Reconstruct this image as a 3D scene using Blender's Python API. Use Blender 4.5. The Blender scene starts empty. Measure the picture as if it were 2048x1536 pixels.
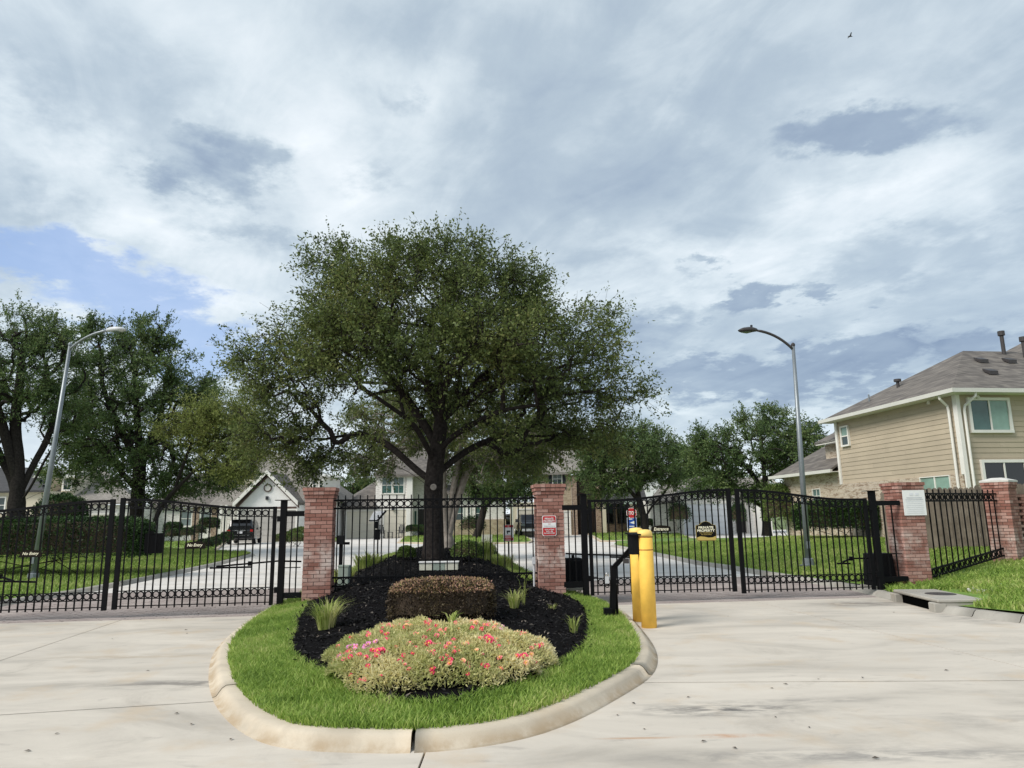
import bpy, math, random
import numpy as np
from mathutils import Vector, Matrix
R_ = math.radians
random.seed(4); RNG = np.random.default_rng(11)
S = bpy.context.scene
C = S.collection

# ------------------------------------------------------------------ camera
FPX, HZ, ROLL, CAMZ = 1420.0, 1036.0, R_(0.9), 1.6
PITCH = math.atan((HZ - 768) / FPX)
FW = np.array([0, math.cos(PITCH), math.sin(PITCH)])
_u0 = np.cross([1, 0, 0], FW)
RT = math.cos(ROLL) * np.array([1., 0, 0]) - math.sin(ROLL) * _u0
UP = math.sin(ROLL) * np.array([1., 0, 0]) + math.cos(ROLL) * _u0
cam = bpy.data.cameras.new('camera'); camo = bpy.data.objects.new('camera', cam); C.objects.link(camo)
cam.sensor_width = 36; cam.lens = FPX / 2048 * 36; cam.clip_start = .05; cam.clip_end = 3000
camo.matrix_world = Matrix(((RT[0], UP[0], -FW[0], 0), (RT[1], UP[1], -FW[1], 0), (RT[2], UP[2], -FW[2], CAMZ), (0, 0, 0, 1)))
S.camera = camo

def ray(px, py): return FW * FPX + RT * (px - 1024) - UP * (py - 768)
def at(px, py, Y):                     # point seen at a photo pixel on the vertical plane y = Y
    d = ray(px, py); t = Y / d[1]; return np.array([0, 0, CAMZ]) + d * t
def gz(px, py, z=0.):                  # the same on a level plane
    d = ray(px, py); t = (z - CAMZ) / d[2]; return np.array([0, 0, CAMZ]) + d * t
GA, GB = 13.65, .115                   # the gate line y = GA + GB x
GROT = math.atan(GB)
def gp(px, py, off=0.):                # on the plane of the gates
    d = ray(px, py); t = (GA - off) / (d[1] - GB * d[0]); return np.array([0, 0, CAMZ]) + d * t
def gl(x): return GA + GB * x

# ------------------------------------------------------------------ light, sky, exposure
SUN = Vector((-.62, -.40, .68)).normalized()
S.view_settings.view_transform = 'Standard'; S.view_settings.look = 'None'
S.view_settings.exposure = 1.18; S.view_settings.gamma = 1
S.view_settings.use_curve_mapping = False
sl = bpy.data.lights.new('sun', 'SUN'); sl.energy = 1.5; sl.angle = R_(26); sl.color = (1, .95, .88)
so = bpy.data.objects.new('sun', sl); C.objects.link(so)
so.rotation_euler = (-SUN).to_track_quat('-Z', 'Y').to_euler(); so.location = (-20, -10, 30)

W = bpy.data.worlds.new('World'); S.world = W; W.use_nodes = True
nt = W.node_tree; nt.nodes.clear()
class G:
    """tiny node-graph helper"""
    def __init__(s, nt): s.nt = nt
    def n(s, t, **k):
        o = s.nt.nodes.new(t)
        for a, b in k.items(): setattr(o, a, b)
        return o
    def put(s, sock, v):
        if isinstance(v, bpy.types.NodeSocket): s.nt.links.new(v, sock)
        elif v is not None: sock.default_value = v
    def m(s, op, a, b=None, c=None, clamp=False):
        o = s.n('ShaderNodeMath', operation=op, use_clamp=clamp)
        for i, v in enumerate((a, b, c)): s.put(o.inputs[i], v) if v is not None else None
        return o.outputs[0]
    def v(s, op, a, b=None, sc=None):
        o = s.n('ShaderNodeVectorMath', operation=op); s.put(o.inputs[0], a)
        if b is not None: s.put(o.inputs[1], b)
        if sc is not None: s.put(o.inputs['Scale'], sc)
        return o.outputs['Value'] if op in ('DOT_PRODUCT', 'LENGTH') else o.outputs[0]
    def noise(s, vec, scale, detail=5, rough=.55, dist=0., out=0):
        o = s.n('ShaderNodeTexNoise'); s.put(o.inputs['Vector'], vec)
        o.inputs['Scale'].default_value = scale; o.inputs['Detail'].default_value = detail
        o.inputs['Roughness'].default_value = rough; o.inputs['Distortion'].default_value = dist
        return o.outputs[out]
    def ramp(s, f, stops):
        o = s.n('ShaderNodeValToRGB'); s.put(o.inputs[0], f); e = o.color_ramp.elements
        while len(e) < len(stops): e.new(.5)
        for i, (p, c) in enumerate(stops):
            e[i].position = p; c = (c, c, c) if isinstance(c, (int, float)) else c; e[i].color = (*c[:3], 1)
        return o.outputs[0]
    def mix(s, f, a, b, bt='MIX'):
        o = s.n('ShaderNodeMix', data_type='RGBA', blend_type=bt); s.put(o.inputs[0], f)
        s.put(o.inputs[6], a if isinstance(a, bpy.types.NodeSocket) else (*a[:3], 1))
        s.put(o.inputs[7], b if isinstance(b, bpy.types.NodeSocket) else (*b[:3], 1))
        return o.outputs[2]
    def smooth(s, x, a, b):
        o = s.n('ShaderNodeMapRange', interpolation_type='SMOOTHSTEP'); s.put(o.inputs[0], x)
        o.inputs[1].default_value = a; o.inputs[2].default_value = b
        return o.outputs[0]
g = G(nt)
tc = g.n('ShaderNodeTexCoord').outputs['Generated']
dirv = g.v('NORMALIZE', tc)
sky = g.n('ShaderNodeTexSky', sky_type='NISHITA', sun_disc=False)
sky.sun_elevation = math.asin(SUN.z); sky.sun_rotation = math.atan2(SUN.x, SUN.y)
sep = g.n('ShaderNodeSeparateXYZ'); g.put(sep.inputs[0], dirv)
zc = g.m('MAXIMUM', sep.outputs[2], 0.0)
inv = g.m('DIVIDE', 1.0, g.m('ADD', zc, .16))
q = g.v('SCALE', dirv, sc=inv)
qs = g.v('MULTIPLY', q, (1, 1, 0))
wob = g.v('ADD', g.v('SCALE', g.v('SUBTRACT', g.noise(qs, 1.7, 4, .55, out=1), (.5, .5, .5)), sc=.24), g.v('SCALE', g.v('SUBTRACT', g.noise(qs, 7., 6, .62, out=1), (.5, .5, .5)), sc=.24))
dw = g.v('ADD', dirv, g.v('MULTIPLY', wob, (1, .2, .55)))
def blob(px, py, w, h, tilt=0.):
    c = Vector(ray(px, py)).normalized(); t = c.cross(Vector((0, 0, 1))).normalized(); b = t.cross(c)
    t2 = t * math.cos(tilt) + b * math.sin(tilt); b2 = b * math.cos(tilt) - t * math.sin(tilt)
    w /= 1500; h /= 1500
    u = g.v('DOT_PRODUCT', dw, tuple(t2 / w)); v = g.v('DOT_PRODUCT', g.v('SUBTRACT', dw, tuple(c)), tuple(b2 / h))
    e = g.m('EXPONENT', g.m('MULTIPLY', g.m('ADD', g.m('MULTIPLY', u, u), g.m('MULTIPLY', v, v)), -1.))
    return g.m('MULTIPLY', e, g.m('GREATER_THAN', g.v('DOT_PRODUCT', dirv, tuple(c)), 0.))
rotq = g.n('ShaderNodeMapping'); g.put(rotq.inputs[0], qs); rotq.inputs['Rotation'].default_value = (0, 0, R_(35)); rotq.inputs['Scale'].default_value = (1, .55, 1)
veil = g.noise(rotq.outputs[0], 1.15, 7, .52, .5)
fine = g.noise(g.v('ADD', qs, (3.1, 1.7, 0)), 3.4, 8, .55, .35)
streak = g.noise(g.v('MULTIPLY', rotq.outputs[0], (1, 2.2, 1)), 2.6, 9, .6, 1.2)
vv = g.m('ADD', g.m('ADD', g.m('MULTIPLY', veil, .62), g.m('MULTIPLY', fine, .34)), g.m('MULTIPLY', streak, .24))
vv = g.m('SUBTRACT', g.m('MULTIPLY', vv, 1.2), .215)
bright = None
for a in [(250, 400, 330, 60, R_(-22)), (820, 170, 160, 90, 0), (1350, 560, 420, 60, 0), (300, 560, 200, 40, R_(-15)), (1750, 420, 300, 60, R_(10)), (620, 330, 160, 130, R_(-30))]:
    bb = blob(*a); bright = bb if bright is None else g.m('MAXIMUM', bright, bb)
dark = None
for a, k in [((470, 335, 105, 66, 0), .92), ((1740, 262, 150, 36, 0), .8), ((1560, 745, 340, 50, 0), 1.5), ((1250, 690, 200, 60, 0), .5), ((1560, 605, 130, 24, R_(6)), 1.05), ((1400, 560, 50, 14, 0), .6), ((1240, 330, 260, 120, 0), .35), ((200, 150, 330, 110, 0), .35), ((1500, 180, 260, 70, 0), .35), ((1800, 520, 200, 60, R_(8)), .4),
          ((1850, 700, 130, 22, 0), .5), ((540, 470, 100, 36, 0), .4), ((790, 190, 60, 40, 0), .4), ((760, 340, 90, 40, 0), .35), ((1000, 60, 300, 60, 0), .2)]:
    bb = g.m('MULTIPLY', blob(*a), k); dark = bb if dark is None else g.m('MAXIMUM', dark, bb)
tone = g.m('ADD', vv, g.m('MULTIPLY', bright, .13))
tone = g.m('SUBTRACT', tone, g.m('MULTIPLY', g.smooth(g.m('MULTIPLY', dark, g.m('ADD', .0, g.smooth(fine, .22, .62))), .05, .62), .27))
cloud = g.ramp(tone, [(.12, (1.05, 1.38, 1.95)), (.32, (1.65, 2.05, 2.55)), (.47, (2.25, 2.68, 3.05)), (.60, (3.2, 3.6, 3.85)), (.76, (4.3, 4.55, 4.7))])
gap = g.m('MAXIMUM', blob(120, 545, 330, 72, R_(-8)), blob(330, 655, 270, 80, R_(-8)))
gapm = g.m('MULTIPLY', g.smooth(g.m('SUBTRACT', g.m('MULTIPLY', gap, 1.35), g.m('MULTIPLY', fine, .78)), .02, .7), .75)
blue = g.mix(.6, g.v('SCALE', sky.outputs[0], sc=.9), (1.35, 2.0, 3.7))
col = g.mix(gapm, cloud, blue)
hz = g.m('SUBTRACT', 1.0, g.smooth(sep.outputs[2], .02, .16))
col = g.mix(g.m('MULTIPLY', hz, .8), col, (4.4, 4.75, 5.1))
col = g.mix(.08, col, sky.outputs[0])
bg = g.n('ShaderNodeBackground'); g.put(bg.inputs[0], col); bg.inputs[1].default_value = .1
g.put(g.n('ShaderNodeOutputWorld').inputs[0], bg.outputs[0])

# ------------------------------------------------------------------ materials
MATS = {}
def newmat(name):
    m = bpy.data.materials.new(name); m.use_nodes = True; t = m.node_tree; t.nodes.clear()
    gg = G(t); p = gg.n('ShaderNodeBsdfPrincipled'); o = gg.n('ShaderNodeOutputMaterial')
    t.links.new(p.outputs[0], o.inputs[0]); MATS[name] = m
    return m, gg, p, o
def pos(gg): return gg.n('ShaderNodeNewGeometry').outputs['Position']
def bump(gg, p, h, strength=.4, dist=.01):
    b = gg.n('ShaderNodeBump'); b.inputs['Strength'].default_value = strength; b.inputs['Distance'].default_value = dist
    gg.put(b.inputs['Height'], h); gg.put(p.inputs['Normal'], b.outputs[0])
def mat(name, col, rough=.7, var=.12, scale=6, col2=None, bmp=0., bsc=60, metallic=0., spec=.35, rnd=0., coat=0.):
    m, gg, p, o = newmat(name)
    P = pos(gg); nz = gg.noise(P, scale, 6, .6)
    c2 = col2 or tuple(min(1, c * (1 + var)) for c in col); c1 = col if col2 else tuple(c * (1 - var) for c in col)
    cc = gg.ramp(nz, [(.3, c1), (.7, c2)])
    if rnd:
        oi = gg.n('ShaderNodeObjectInfo').outputs['Random']
        cc = gg.mix(1., cc, gg.ramp(oi, [(0, 1 - rnd), (1, 1 + rnd)]), 'MULTIPLY')
    gg.put(p.inputs['Base Color'], cc)
    p.inputs['Roughness'].default_value = rough; p.inputs['Metallic'].default_value = metallic
    p.inputs['Specular IOR Level'].default_value = spec
    if coat: p.inputs['Coat Weight'].default_value = coat
    if bmp: bump(gg, p, gg.noise(P, bsc, 5, .6), bmp)
    return m
def leafmat(name, stops, trans=.25, patch=.9, rough=.55):
    m, gg, p, o = newmat(name)
    at_ = gg.n('ShaderNodeAttribute', attribute_name='tint').outputs['Fac']
    pn = gg.noise(pos(gg), patch, 3, .5)
    f = gg.m('ADD', gg.m('MULTIPLY', at_, .6), gg.m('MULTIPLY', gg.smooth(pn, .3, .7), .4))
    cc = gg.ramp(f, stops); gg.put(p.inputs['Base Color'], cc); p.inputs['Roughness'].default_value = rough
    p.inputs['Specular IOR Level'].default_value = .3
    tr = gg.n('ShaderNodeBsdfTranslucent'); gg.put(tr.inputs[0], cc)
    mx = gg.n('ShaderNodeMixShader'); mx.inputs[0].default_value = trans
    gg.nt.links.new(p.outputs[0], mx.inputs[1]); gg.nt.links.new(tr.outputs[0], mx.inputs[2]); gg.nt.links.new(mx.outputs[0], o.inputs[0])
    return m
def concrete(name, base, stain=.5, streak=True):
    m, gg, p, o = newmat(name); P = pos(gg)
    mp = gg.n('ShaderNodeMapping'); gg.put(mp.inputs[0], P); mp.inputs['Rotation'].default_value = (0, 0, R_(4)); mp.inputs['Scale'].default_value = (.45, 1.25, 1)
    big = gg.noise(mp.outputs[0], .9, 6, .62, .8); mid = gg.noise(mp.outputs[0], 4.5, 7, .68, .4); fn = gg.noise(P, 55, 4, .7); med = gg.noise(P, 1.3, 6, .6)
    c = gg.ramp(big, [(.30, tuple(b * .78 for b in base)), (.47, base), (.68, tuple(min(.75, b * 1.16) for b in base))])
    c = gg.mix(gg.m('MULTIPLY', gg.smooth(mid, .56, .8), stain), c, tuple(b * k for b, k in zip(base, (.62, .62, .64))))
    blot = gg.noise(P, .55, 8, .7, 1.0)
    c = gg.mix(gg.m('MULTIPLY', gg.smooth(blot, .53, .70), .5), c, tuple(b * k for b, k in zip(base, (.70, .69, .68))))
    c = gg.mix(gg.m('MULTIPLY', gg.smooth(med, .52, .72), .6), c, tuple(b * k for b, k in zip(base, (.98, .87, .74))))
    if streak:   # tyre scrubs and oil: stains with a place of their own
        for (x, y, w, h, k, cl) in [(1.7, 6.35, .85, .27, 1., (.12, .115, .11)), (2.6, 6.6, .8, .12, .45, (.16, .15, .145)), (-3.4, 7.6, 1.1, .28, .8, (.2, .185, .165)), (-3.1, 7.72, .18, .05, .9, (.1, .1, .1)), (2.3, 5.15, 1.8, .2, .7, (.2, .19, .18)), (1.55, 5.62, .4, .06, .9, (.48, .25, .13)), (.9, 5.6, .35, .03, .7, (.45, .27, .16)), (-5.4, 6.0, 2., .25, .45, (.28, .255, .22)), (4.2, 5.9, 1.6, .3, .45, (.27, .25, .225)), (-4.6, 9.2, 1.5, .2, .5, (.40, .31, .21)), (2.2, 8.1, .9, .12, .4, (.42, .34, .24)), (-4.6, 12.4, .8, .25, .55, (.2, .19, .17)),
                                (1.85, 10.7, .25, .3, .5, (.3, .26, .2)), (6.2, 13.2, 1.2, .5, .65, (.13, .12, .11)), (6.9, 11.4, .5, 1.0, .55, (.15, .14, .13)), (-6.5, 9.0, 2.5, .25, .3, (.27, .25, .22))]:
            d = gg.v('MULTIPLY', gg.v('SUBTRACT', P, (x, y, 0)), (1 / w, 1 / h, 0)); r = gg.v('LENGTH', d)
            f = gg.m('MULTIPLY', gg.m('SUBTRACT', 1., gg.smooth(r, .15, 1.25)), gg.smooth(mid, .36, .62))
            c = gg.mix(gg.m('MULTIPLY', f, k), c, cl)
    if name == 'kerb':                                           # splash dirt along the foot of the kerb face
        sz = gg.n('ShaderNodeSeparateXYZ'); gg.put(sz.inputs[0], P)
        dm = gg.m('MULTIPLY', gg.m('SUBTRACT', 1., gg.smooth(sz.outputs[2], .01, .10)), gg.smooth(gg.noise(P, 2.2, 7, .7), .36, .62))
        c = gg.mix(gg.m('MULTIPLY', dm, .75), c, (.36, .26, .155))
    grit = gg.noise(P, 160, 2, .8)
    c = gg.mix(gg.m('MULTIPLY', gg.smooth(grit, .60, .72), .28), c, tuple(b * .5 for b in base))
    c = gg.mix(gg.m('MULTIPLY', gg.smooth(fn, .62, .78), .35), c, tuple(b * .6 for b in base))
    gg.put(p.inputs['Base Color'], c); p.inputs['Roughness'].default_value = .85; p.inputs['Specular IOR Level'].default_value = .2
    bump(gg, p, gg.m('ADD', gg.m('MULTIPLY', fn, .6), mid), .35, .006)
    return m
def brickwall(name, c1, c2, mortar, bw=.2, bh=.068, rough=.85, accent=None):
    """masonry too far away to pick the bricks apart; relief through bump. Uses object coordinates u = x + y, v = z"""
    m, gg, p, o = newmat(name); sp = gg.n('ShaderNodeSeparateXYZ'); gg.put(sp.inputs[0], pos(gg))
    cb = gg.n('ShaderNodeCombineXYZ'); gg.put(cb.inputs[0], gg.m('ADD', sp.outputs[0], sp.outputs[1])); gg.put(cb.inputs[1], sp.outputs[2])
    b = gg.n('ShaderNodeTexBrick'); gg.put(b.inputs['Vector'], cb.outputs[0]); b.inputs['Scale'].default_value = 1.
    b.inputs['Brick Width'].default_value = bw; b.inputs['Row Height'].default_value = bh; b.inputs['Mortar Size'].default_value = .006
    b.inputs['Color1'].default_value = (*c1, 1); b.inputs['Color2'].default_value = (*c2, 1); b.inputs['Mortar'].default_value = (*mortar, 1)
    c = b.outputs[0]
    if accent: c = gg.mix(gg.m('MULTIPLY', gg.smooth(gg.noise(gg.v('MULTIPLY', cb.outputs[0], (3.2, 9., 1)), 1., 2, .9), .52, .60), .8), c, accent)
    gg.put(p.inputs['Base Color'], gg.mix(.25, c, gg.ramp(gg.noise(pos(gg), 1.2, 5), [(.3, .72), (.7, 1.05)]), 'MULTIPLY'))
    p.inputs['Roughness'].default_value = rough; bump(gg, p, b.outputs['Fac'], -.4, .008); return m
def shingle(name, c1, c2, rowh=.14):
    m, gg, p, o = newmat(name); sp = gg.n('ShaderNodeSeparateXYZ'); gg.put(sp.inputs[0], pos(gg))
    cb = gg.n('ShaderNodeCombineXYZ'); gg.put(cb.inputs[0], gg.m('ADD', sp.outputs[0], gg.m('MULTIPLY', sp.outputs[1], .9))); gg.put(cb.inputs[1], gg.m('MULTIPLY', sp.outputs[2], 1.9))
    b = gg.n('ShaderNodeTexBrick'); gg.put(b.inputs['Vector'], cb.outputs[0]); b.inputs['Scale'].default_value = 1.; b.inputs['Brick Width'].default_value = .3; b.inputs['Row Height'].default_value = rowh
    b.inputs['Mortar Size'].default_value = .008; b.inputs['Color1'].default_value = (*c1, 1); b.inputs['Color2'].default_value = (*c2, 1); b.inputs['Mortar'].default_value = (*[k * .55 for k in c1], 1)
    gg.put(p.inputs['Base Color'], gg.mix(.5, b.outputs[0], gg.ramp(gg.noise(pos(gg), .9, 7, .65), [(.3, .55), (.7, 1.1)]), 'MULTIPLY'))
    p.inputs['Roughness'].default_value = .9; bump(gg, p, b.outputs['Fac'], -.5, .015); return m

concrete('concrete', (.54, .49, .42), .85); concrete('concrete_far', (.62, .59, .55), .3, False)
concrete('kerb', (.53, .46, .36), .6, False); concrete('kerb_old', (.36, .34, .30), .6, False)
mat('shade_black', (.003, .003, .003), 1., .1, 5, spec=0.); mat('joint', (.05, .047, .043), .95, .3, 20); mat('soil', (.09, .065, .045), .95, .3, 9, bmp=.5)
mat('thatch', (.17, .15, .06), .95, .35, 8, col2=(.16, .22, .05), bmp=.6, bsc=40); mat('lawn_base', (.14, .23, .045), .95, .3, 3, bmp=.6, bsc=25); mat('ground', (.13, .17, .06), .95, .3, .4)
mat('mulch', (.006, .0055, .006), .95, .4, 30, bmp=1., bsc=45, spec=.05)
mat('paver', (.30, .245, .225), .9, .25, 1.1, col2=(.43, .37, .34), bmp=.4, bsc=90)
mat('black_metal', (.0045, .0045, .0055), .55, .2, 4, spec=.12); mat('black_plastic', (.006, .0065, .008), .6, .15, 5, spec=.15)
mat('galv', (.24, .265, .28), .45, .12, 2.5, metallic=.55); mat('bronze', (.05, .045, .045), .5, .1, 5)
mat('cover_green', (.30, .36, .31), .55, .08, 6); mat('cream_box', (.62, .62, .52), .6, .06, 6)
mat('yellow', (.90, .55, .10), .6, .1, 7, spec=.25, bmp=.05, bsc=30); mat('yellow_cap', (.92, .64, .18), .5, .05, 5); mat('red_line', (.22, .03, .012), .6)
mat('white_trim', (.74, .72, .67), .6, .04, 4); mat('white_paint', (.8, .8, .79), .5, .03, 5); mat('sign_red', (.50, .025, .03), .45, .04, 5); mat('sign_white', (.80, .80, .79), .4, .03, 5)
mat('sign_blue', (.02, .08, .35), .45); mat('gold', (.50, .37, .10), .4, .05, 9); mat('sign_black', (.006, .0055, .005), .5, spec=.1); mat('sign_grey', (.55, .56, .58), .5)
mat('sign_brown', (.014, .011, .008), .6, spec=.1); mat('cream_letter', (.85, .80, .60), .5)
mat('bark', (.016, .013, .012), .95, .4, 14, col2=(.048, .041, .038), spec=.1, bmp=1., bsc=28); mat('pale_bark', (.20, .17, .145), .9, .3, 6, col2=(.36, .32, .28), bmp=.6, bsc=18)
mat('plank', (.44, .37, .275), .7, .07, 1.1, rnd=.05)
mat('gutter', (.60, .59, .54), .5, .04, 2); mat('beige', (.60, .54, .42), .8, .05, 1); mat('door_cream', (.60, .56, .47), .65, .03, 2); mat('door_grey', (.42, .40, .37), .65, .04, 2); mat('door_white', (.72, .73, .76), .6, .03, 2)
mat('dark_door', (.02, .017, .016), .5); mat('shutter', (.025, .028, .035), .6); mat('dark_trim', (.10, .065, .055), .8, .2, 9)
mat('wood_fence', (.125, .10, .075), .9, .3, 3, col2=(.23, .19, .15), bmp=.6, bsc=30, rnd=.22); mat('red_wood', (.14, .05, .03), .85, .2, 4, rnd=.15)
mat('stone_white', (.6, .58, .54), .9, .1, 5)
def glass(name, col, rough=.06):
    m, gg, p, o = newmat(name); gg.put(p.inputs['Base Color'], gg.ramp(gg.noise(pos(gg), 1.5, 3), [(.3, tuple(c * .75 for c in col)), (.7, tuple(c * 1.2 for c in col))])); p.inputs['Roughness'].default_value = rough; p.inputs['Specular IOR Level'].default_value = .6
glass('glass_dark', (.03, .05, .05)); glass('glass_teal', (.06, .12, .11)); glass('glass_blind', (.22, .34, .28), .2); glass('glass_black', (.008, .009, .011)); glass('glass_grey', (.16, .2, .2), .15)
mat('car_black', (.008, .008, .010), .25, .1, 3, spec=.5, coat=.7); mat('tyre', (.012, .012, .012), .85); mat('rim', (.55, .56, .58), .3, .05, 5, metallic=.8); mat('tail_red', (.38, .015, .015), .25); mat('chrome', (.65, .65, .66), .2, .03, 5, metallic=.9); mat('plate', (.7, .7, .72), .4)
brickwall('house_brick', (.52, .44, .34), (.40, .31, .225), (.56, .52, .45), accent=(.22, .15, .10)); brickwall('white_brick', (.82, .79, .75), (.70, .67, .63), (.80, .78, .74), accent=(.54, .50, .46)); brickwall('white_brick2', (.87, .86, .84), (.83, .82, .80), (.86, .85, .83))
brickwall('red_brick', (.36, .165, .13), (.27, .115, .09), (.12, .09, .075)); brickwall('tan_brick', (.38, .28, .20), (.24, .155, .105), (.42, .36, .3), accent=(.14, .08, .055)); brickwall('stone_wall', (.46, .38, .27), (.36, .28, .19), (.45, .40, .32), bw=.45, bh=.2, accent=(.27, .2, .14))
shingle('roof_brown', (.20, .178, .155), (.10, .088, .08), .17); shingle('roof_tan', (.30, .275, .245), (.22, .20, .175)); shingle('roof_dark', (.07, .068, .07), (.05, .05, .052))
mat('mortar', (.10, .075, .062), .95, .15, 20, bmp=.5)  # darkened so the colour carries the shadow in the brick joints
# clay brick with a tone of its own per brick and lime bloom at mid height
m, gg, p, o = newmat('brick'); P = pos(gg); oi = gg.n('ShaderNodeObjectInfo').outputs['Random']
c = gg.ramp(oi, [(0, (.24, .10, .075)), (.35, (.33, .155, .12)), (.7, (.39, .20, .16)), (1, (.48, .29, .245))])
c = gg.mix(.55, c, gg.ramp(gg.noise(P, 26, 5, .7), [(.3, .55), (.7, 1.15)]), 'MULTIPLY')
sp = gg.n('ShaderNodeSeparateXYZ'); gg.put(sp.inputs[0], P)
band = gg.m('MULTIPLY', gg.smooth(sp.outputs[2], .35, .75), gg.m('SUBTRACT', 1., gg.smooth(sp.outputs[2], 1.0, 1.35)))
c = gg.mix(gg.m('MULTIPLY', band, gg.smooth(gg.noise(P, 3.2, 6, .65), .38, .72)), c, (.60, .50, .45))
gg.put(p.inputs['Base Color'], c); p.inputs['Roughness'].default_value = .9; bump(gg, p, gg.noise(P, 70, 4, .7), .5, .006)
# foliage
leafmat('oak_leaf', [(.1, (0.053, 0.077, 0.025)), (.4, (0.106, 0.147, 0.043)), (.7, (0.175, 0.215, 0.062)), (.95, (0.263, 0.256, 0.094))], .35, .45)
leafmat('oak_leaf2', [(.1, (0.054, 0.092, 0.036)), (.45, (0.100, 0.160, 0.054)), (.75, (0.154, 0.211, 0.070)), (.95, (0.218, 0.250, 0.096))], .35, .5)
leafmat('oak_yellow', [(.1, (.13, .17, .045)), (.5, (.23, .27, .07)), (.95, (.36, .37, .12))], .35, .5)
leafmat('hedge_leaf', [(.1, (.012, .030, .010)), (.5, (.028, .062, .016)), (.9, (.06, .12, .028))], .15, 2.)
leafmat('box_leaf', [(.1, (.05, .09, .02)), (.5, (.11, .17, .04)), (.9, (.20, .25, .07))], .2, 3.)
leafmat('loro_dark', [(.1, (.022, .016, .013)), (.5, (.06, .042, .026)), (.9, (.11, .085, .038))], .15, 4.); leafmat('loro_top', [(.1, (.22, .17, .07)), (.35, (.40, .28, .13)), (.6, (.58, .32, .26)), (.95, (.42, .40, .15))], .3, 3.)
leafmat('grass', [(.05, (0.121, 0.198, 0.033)), (.35, (0.242, 0.374, 0.066)), (.65, (0.374, 0.495, 0.110)), (.9, (0.550, 0.572, 0.220)), (1., (0.660, 0.572, 0.308))], .4, 1.3)
leafmat('lawn', [(.05, (0.132, 0.209, 0.039)), (.4, (0.242, 0.341, 0.072)), (.7, (0.341, 0.418, 0.110)), (.97, (0.484, 0.495, 0.198))], .4, .35)
leafmat('liriope', [(.05, (.20, .30, .06)), (.5, (.42, .48, .13)), (.95, (.72, .66, .36))], .4, 3.)
leafmat('portulaca', [(.05, (.30, .38, .11)), (.28, (.58, .58, .24)), (.55, (.84, .76, .42)), (.95, (.90, .82, .58))], .42, 1.2)
leafmat('chips', [(.1, (.004, .004, .0045)), (.7, (.014, .013, .0135)), (.82, (.05, .045, .04)), (.9, (.24, .20, .165))], 0., 3., .9)
leafmat('dry_leaf', [(.1, (.04, .03, .02)), (.9, (.10, .07, .04))], .1, 3.)
for nm, cl in [('petal_red', (.78, .06, .16)), ('petal_coral', (.88, .24, .27)), ('petal_pink', (.85, .32, .68)), ('petal_peach', (.92, .48, .30))]: mat(nm, cl, .5, .1, 30)
mat('flower_eye', (.85, .6, .1), .6)

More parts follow.
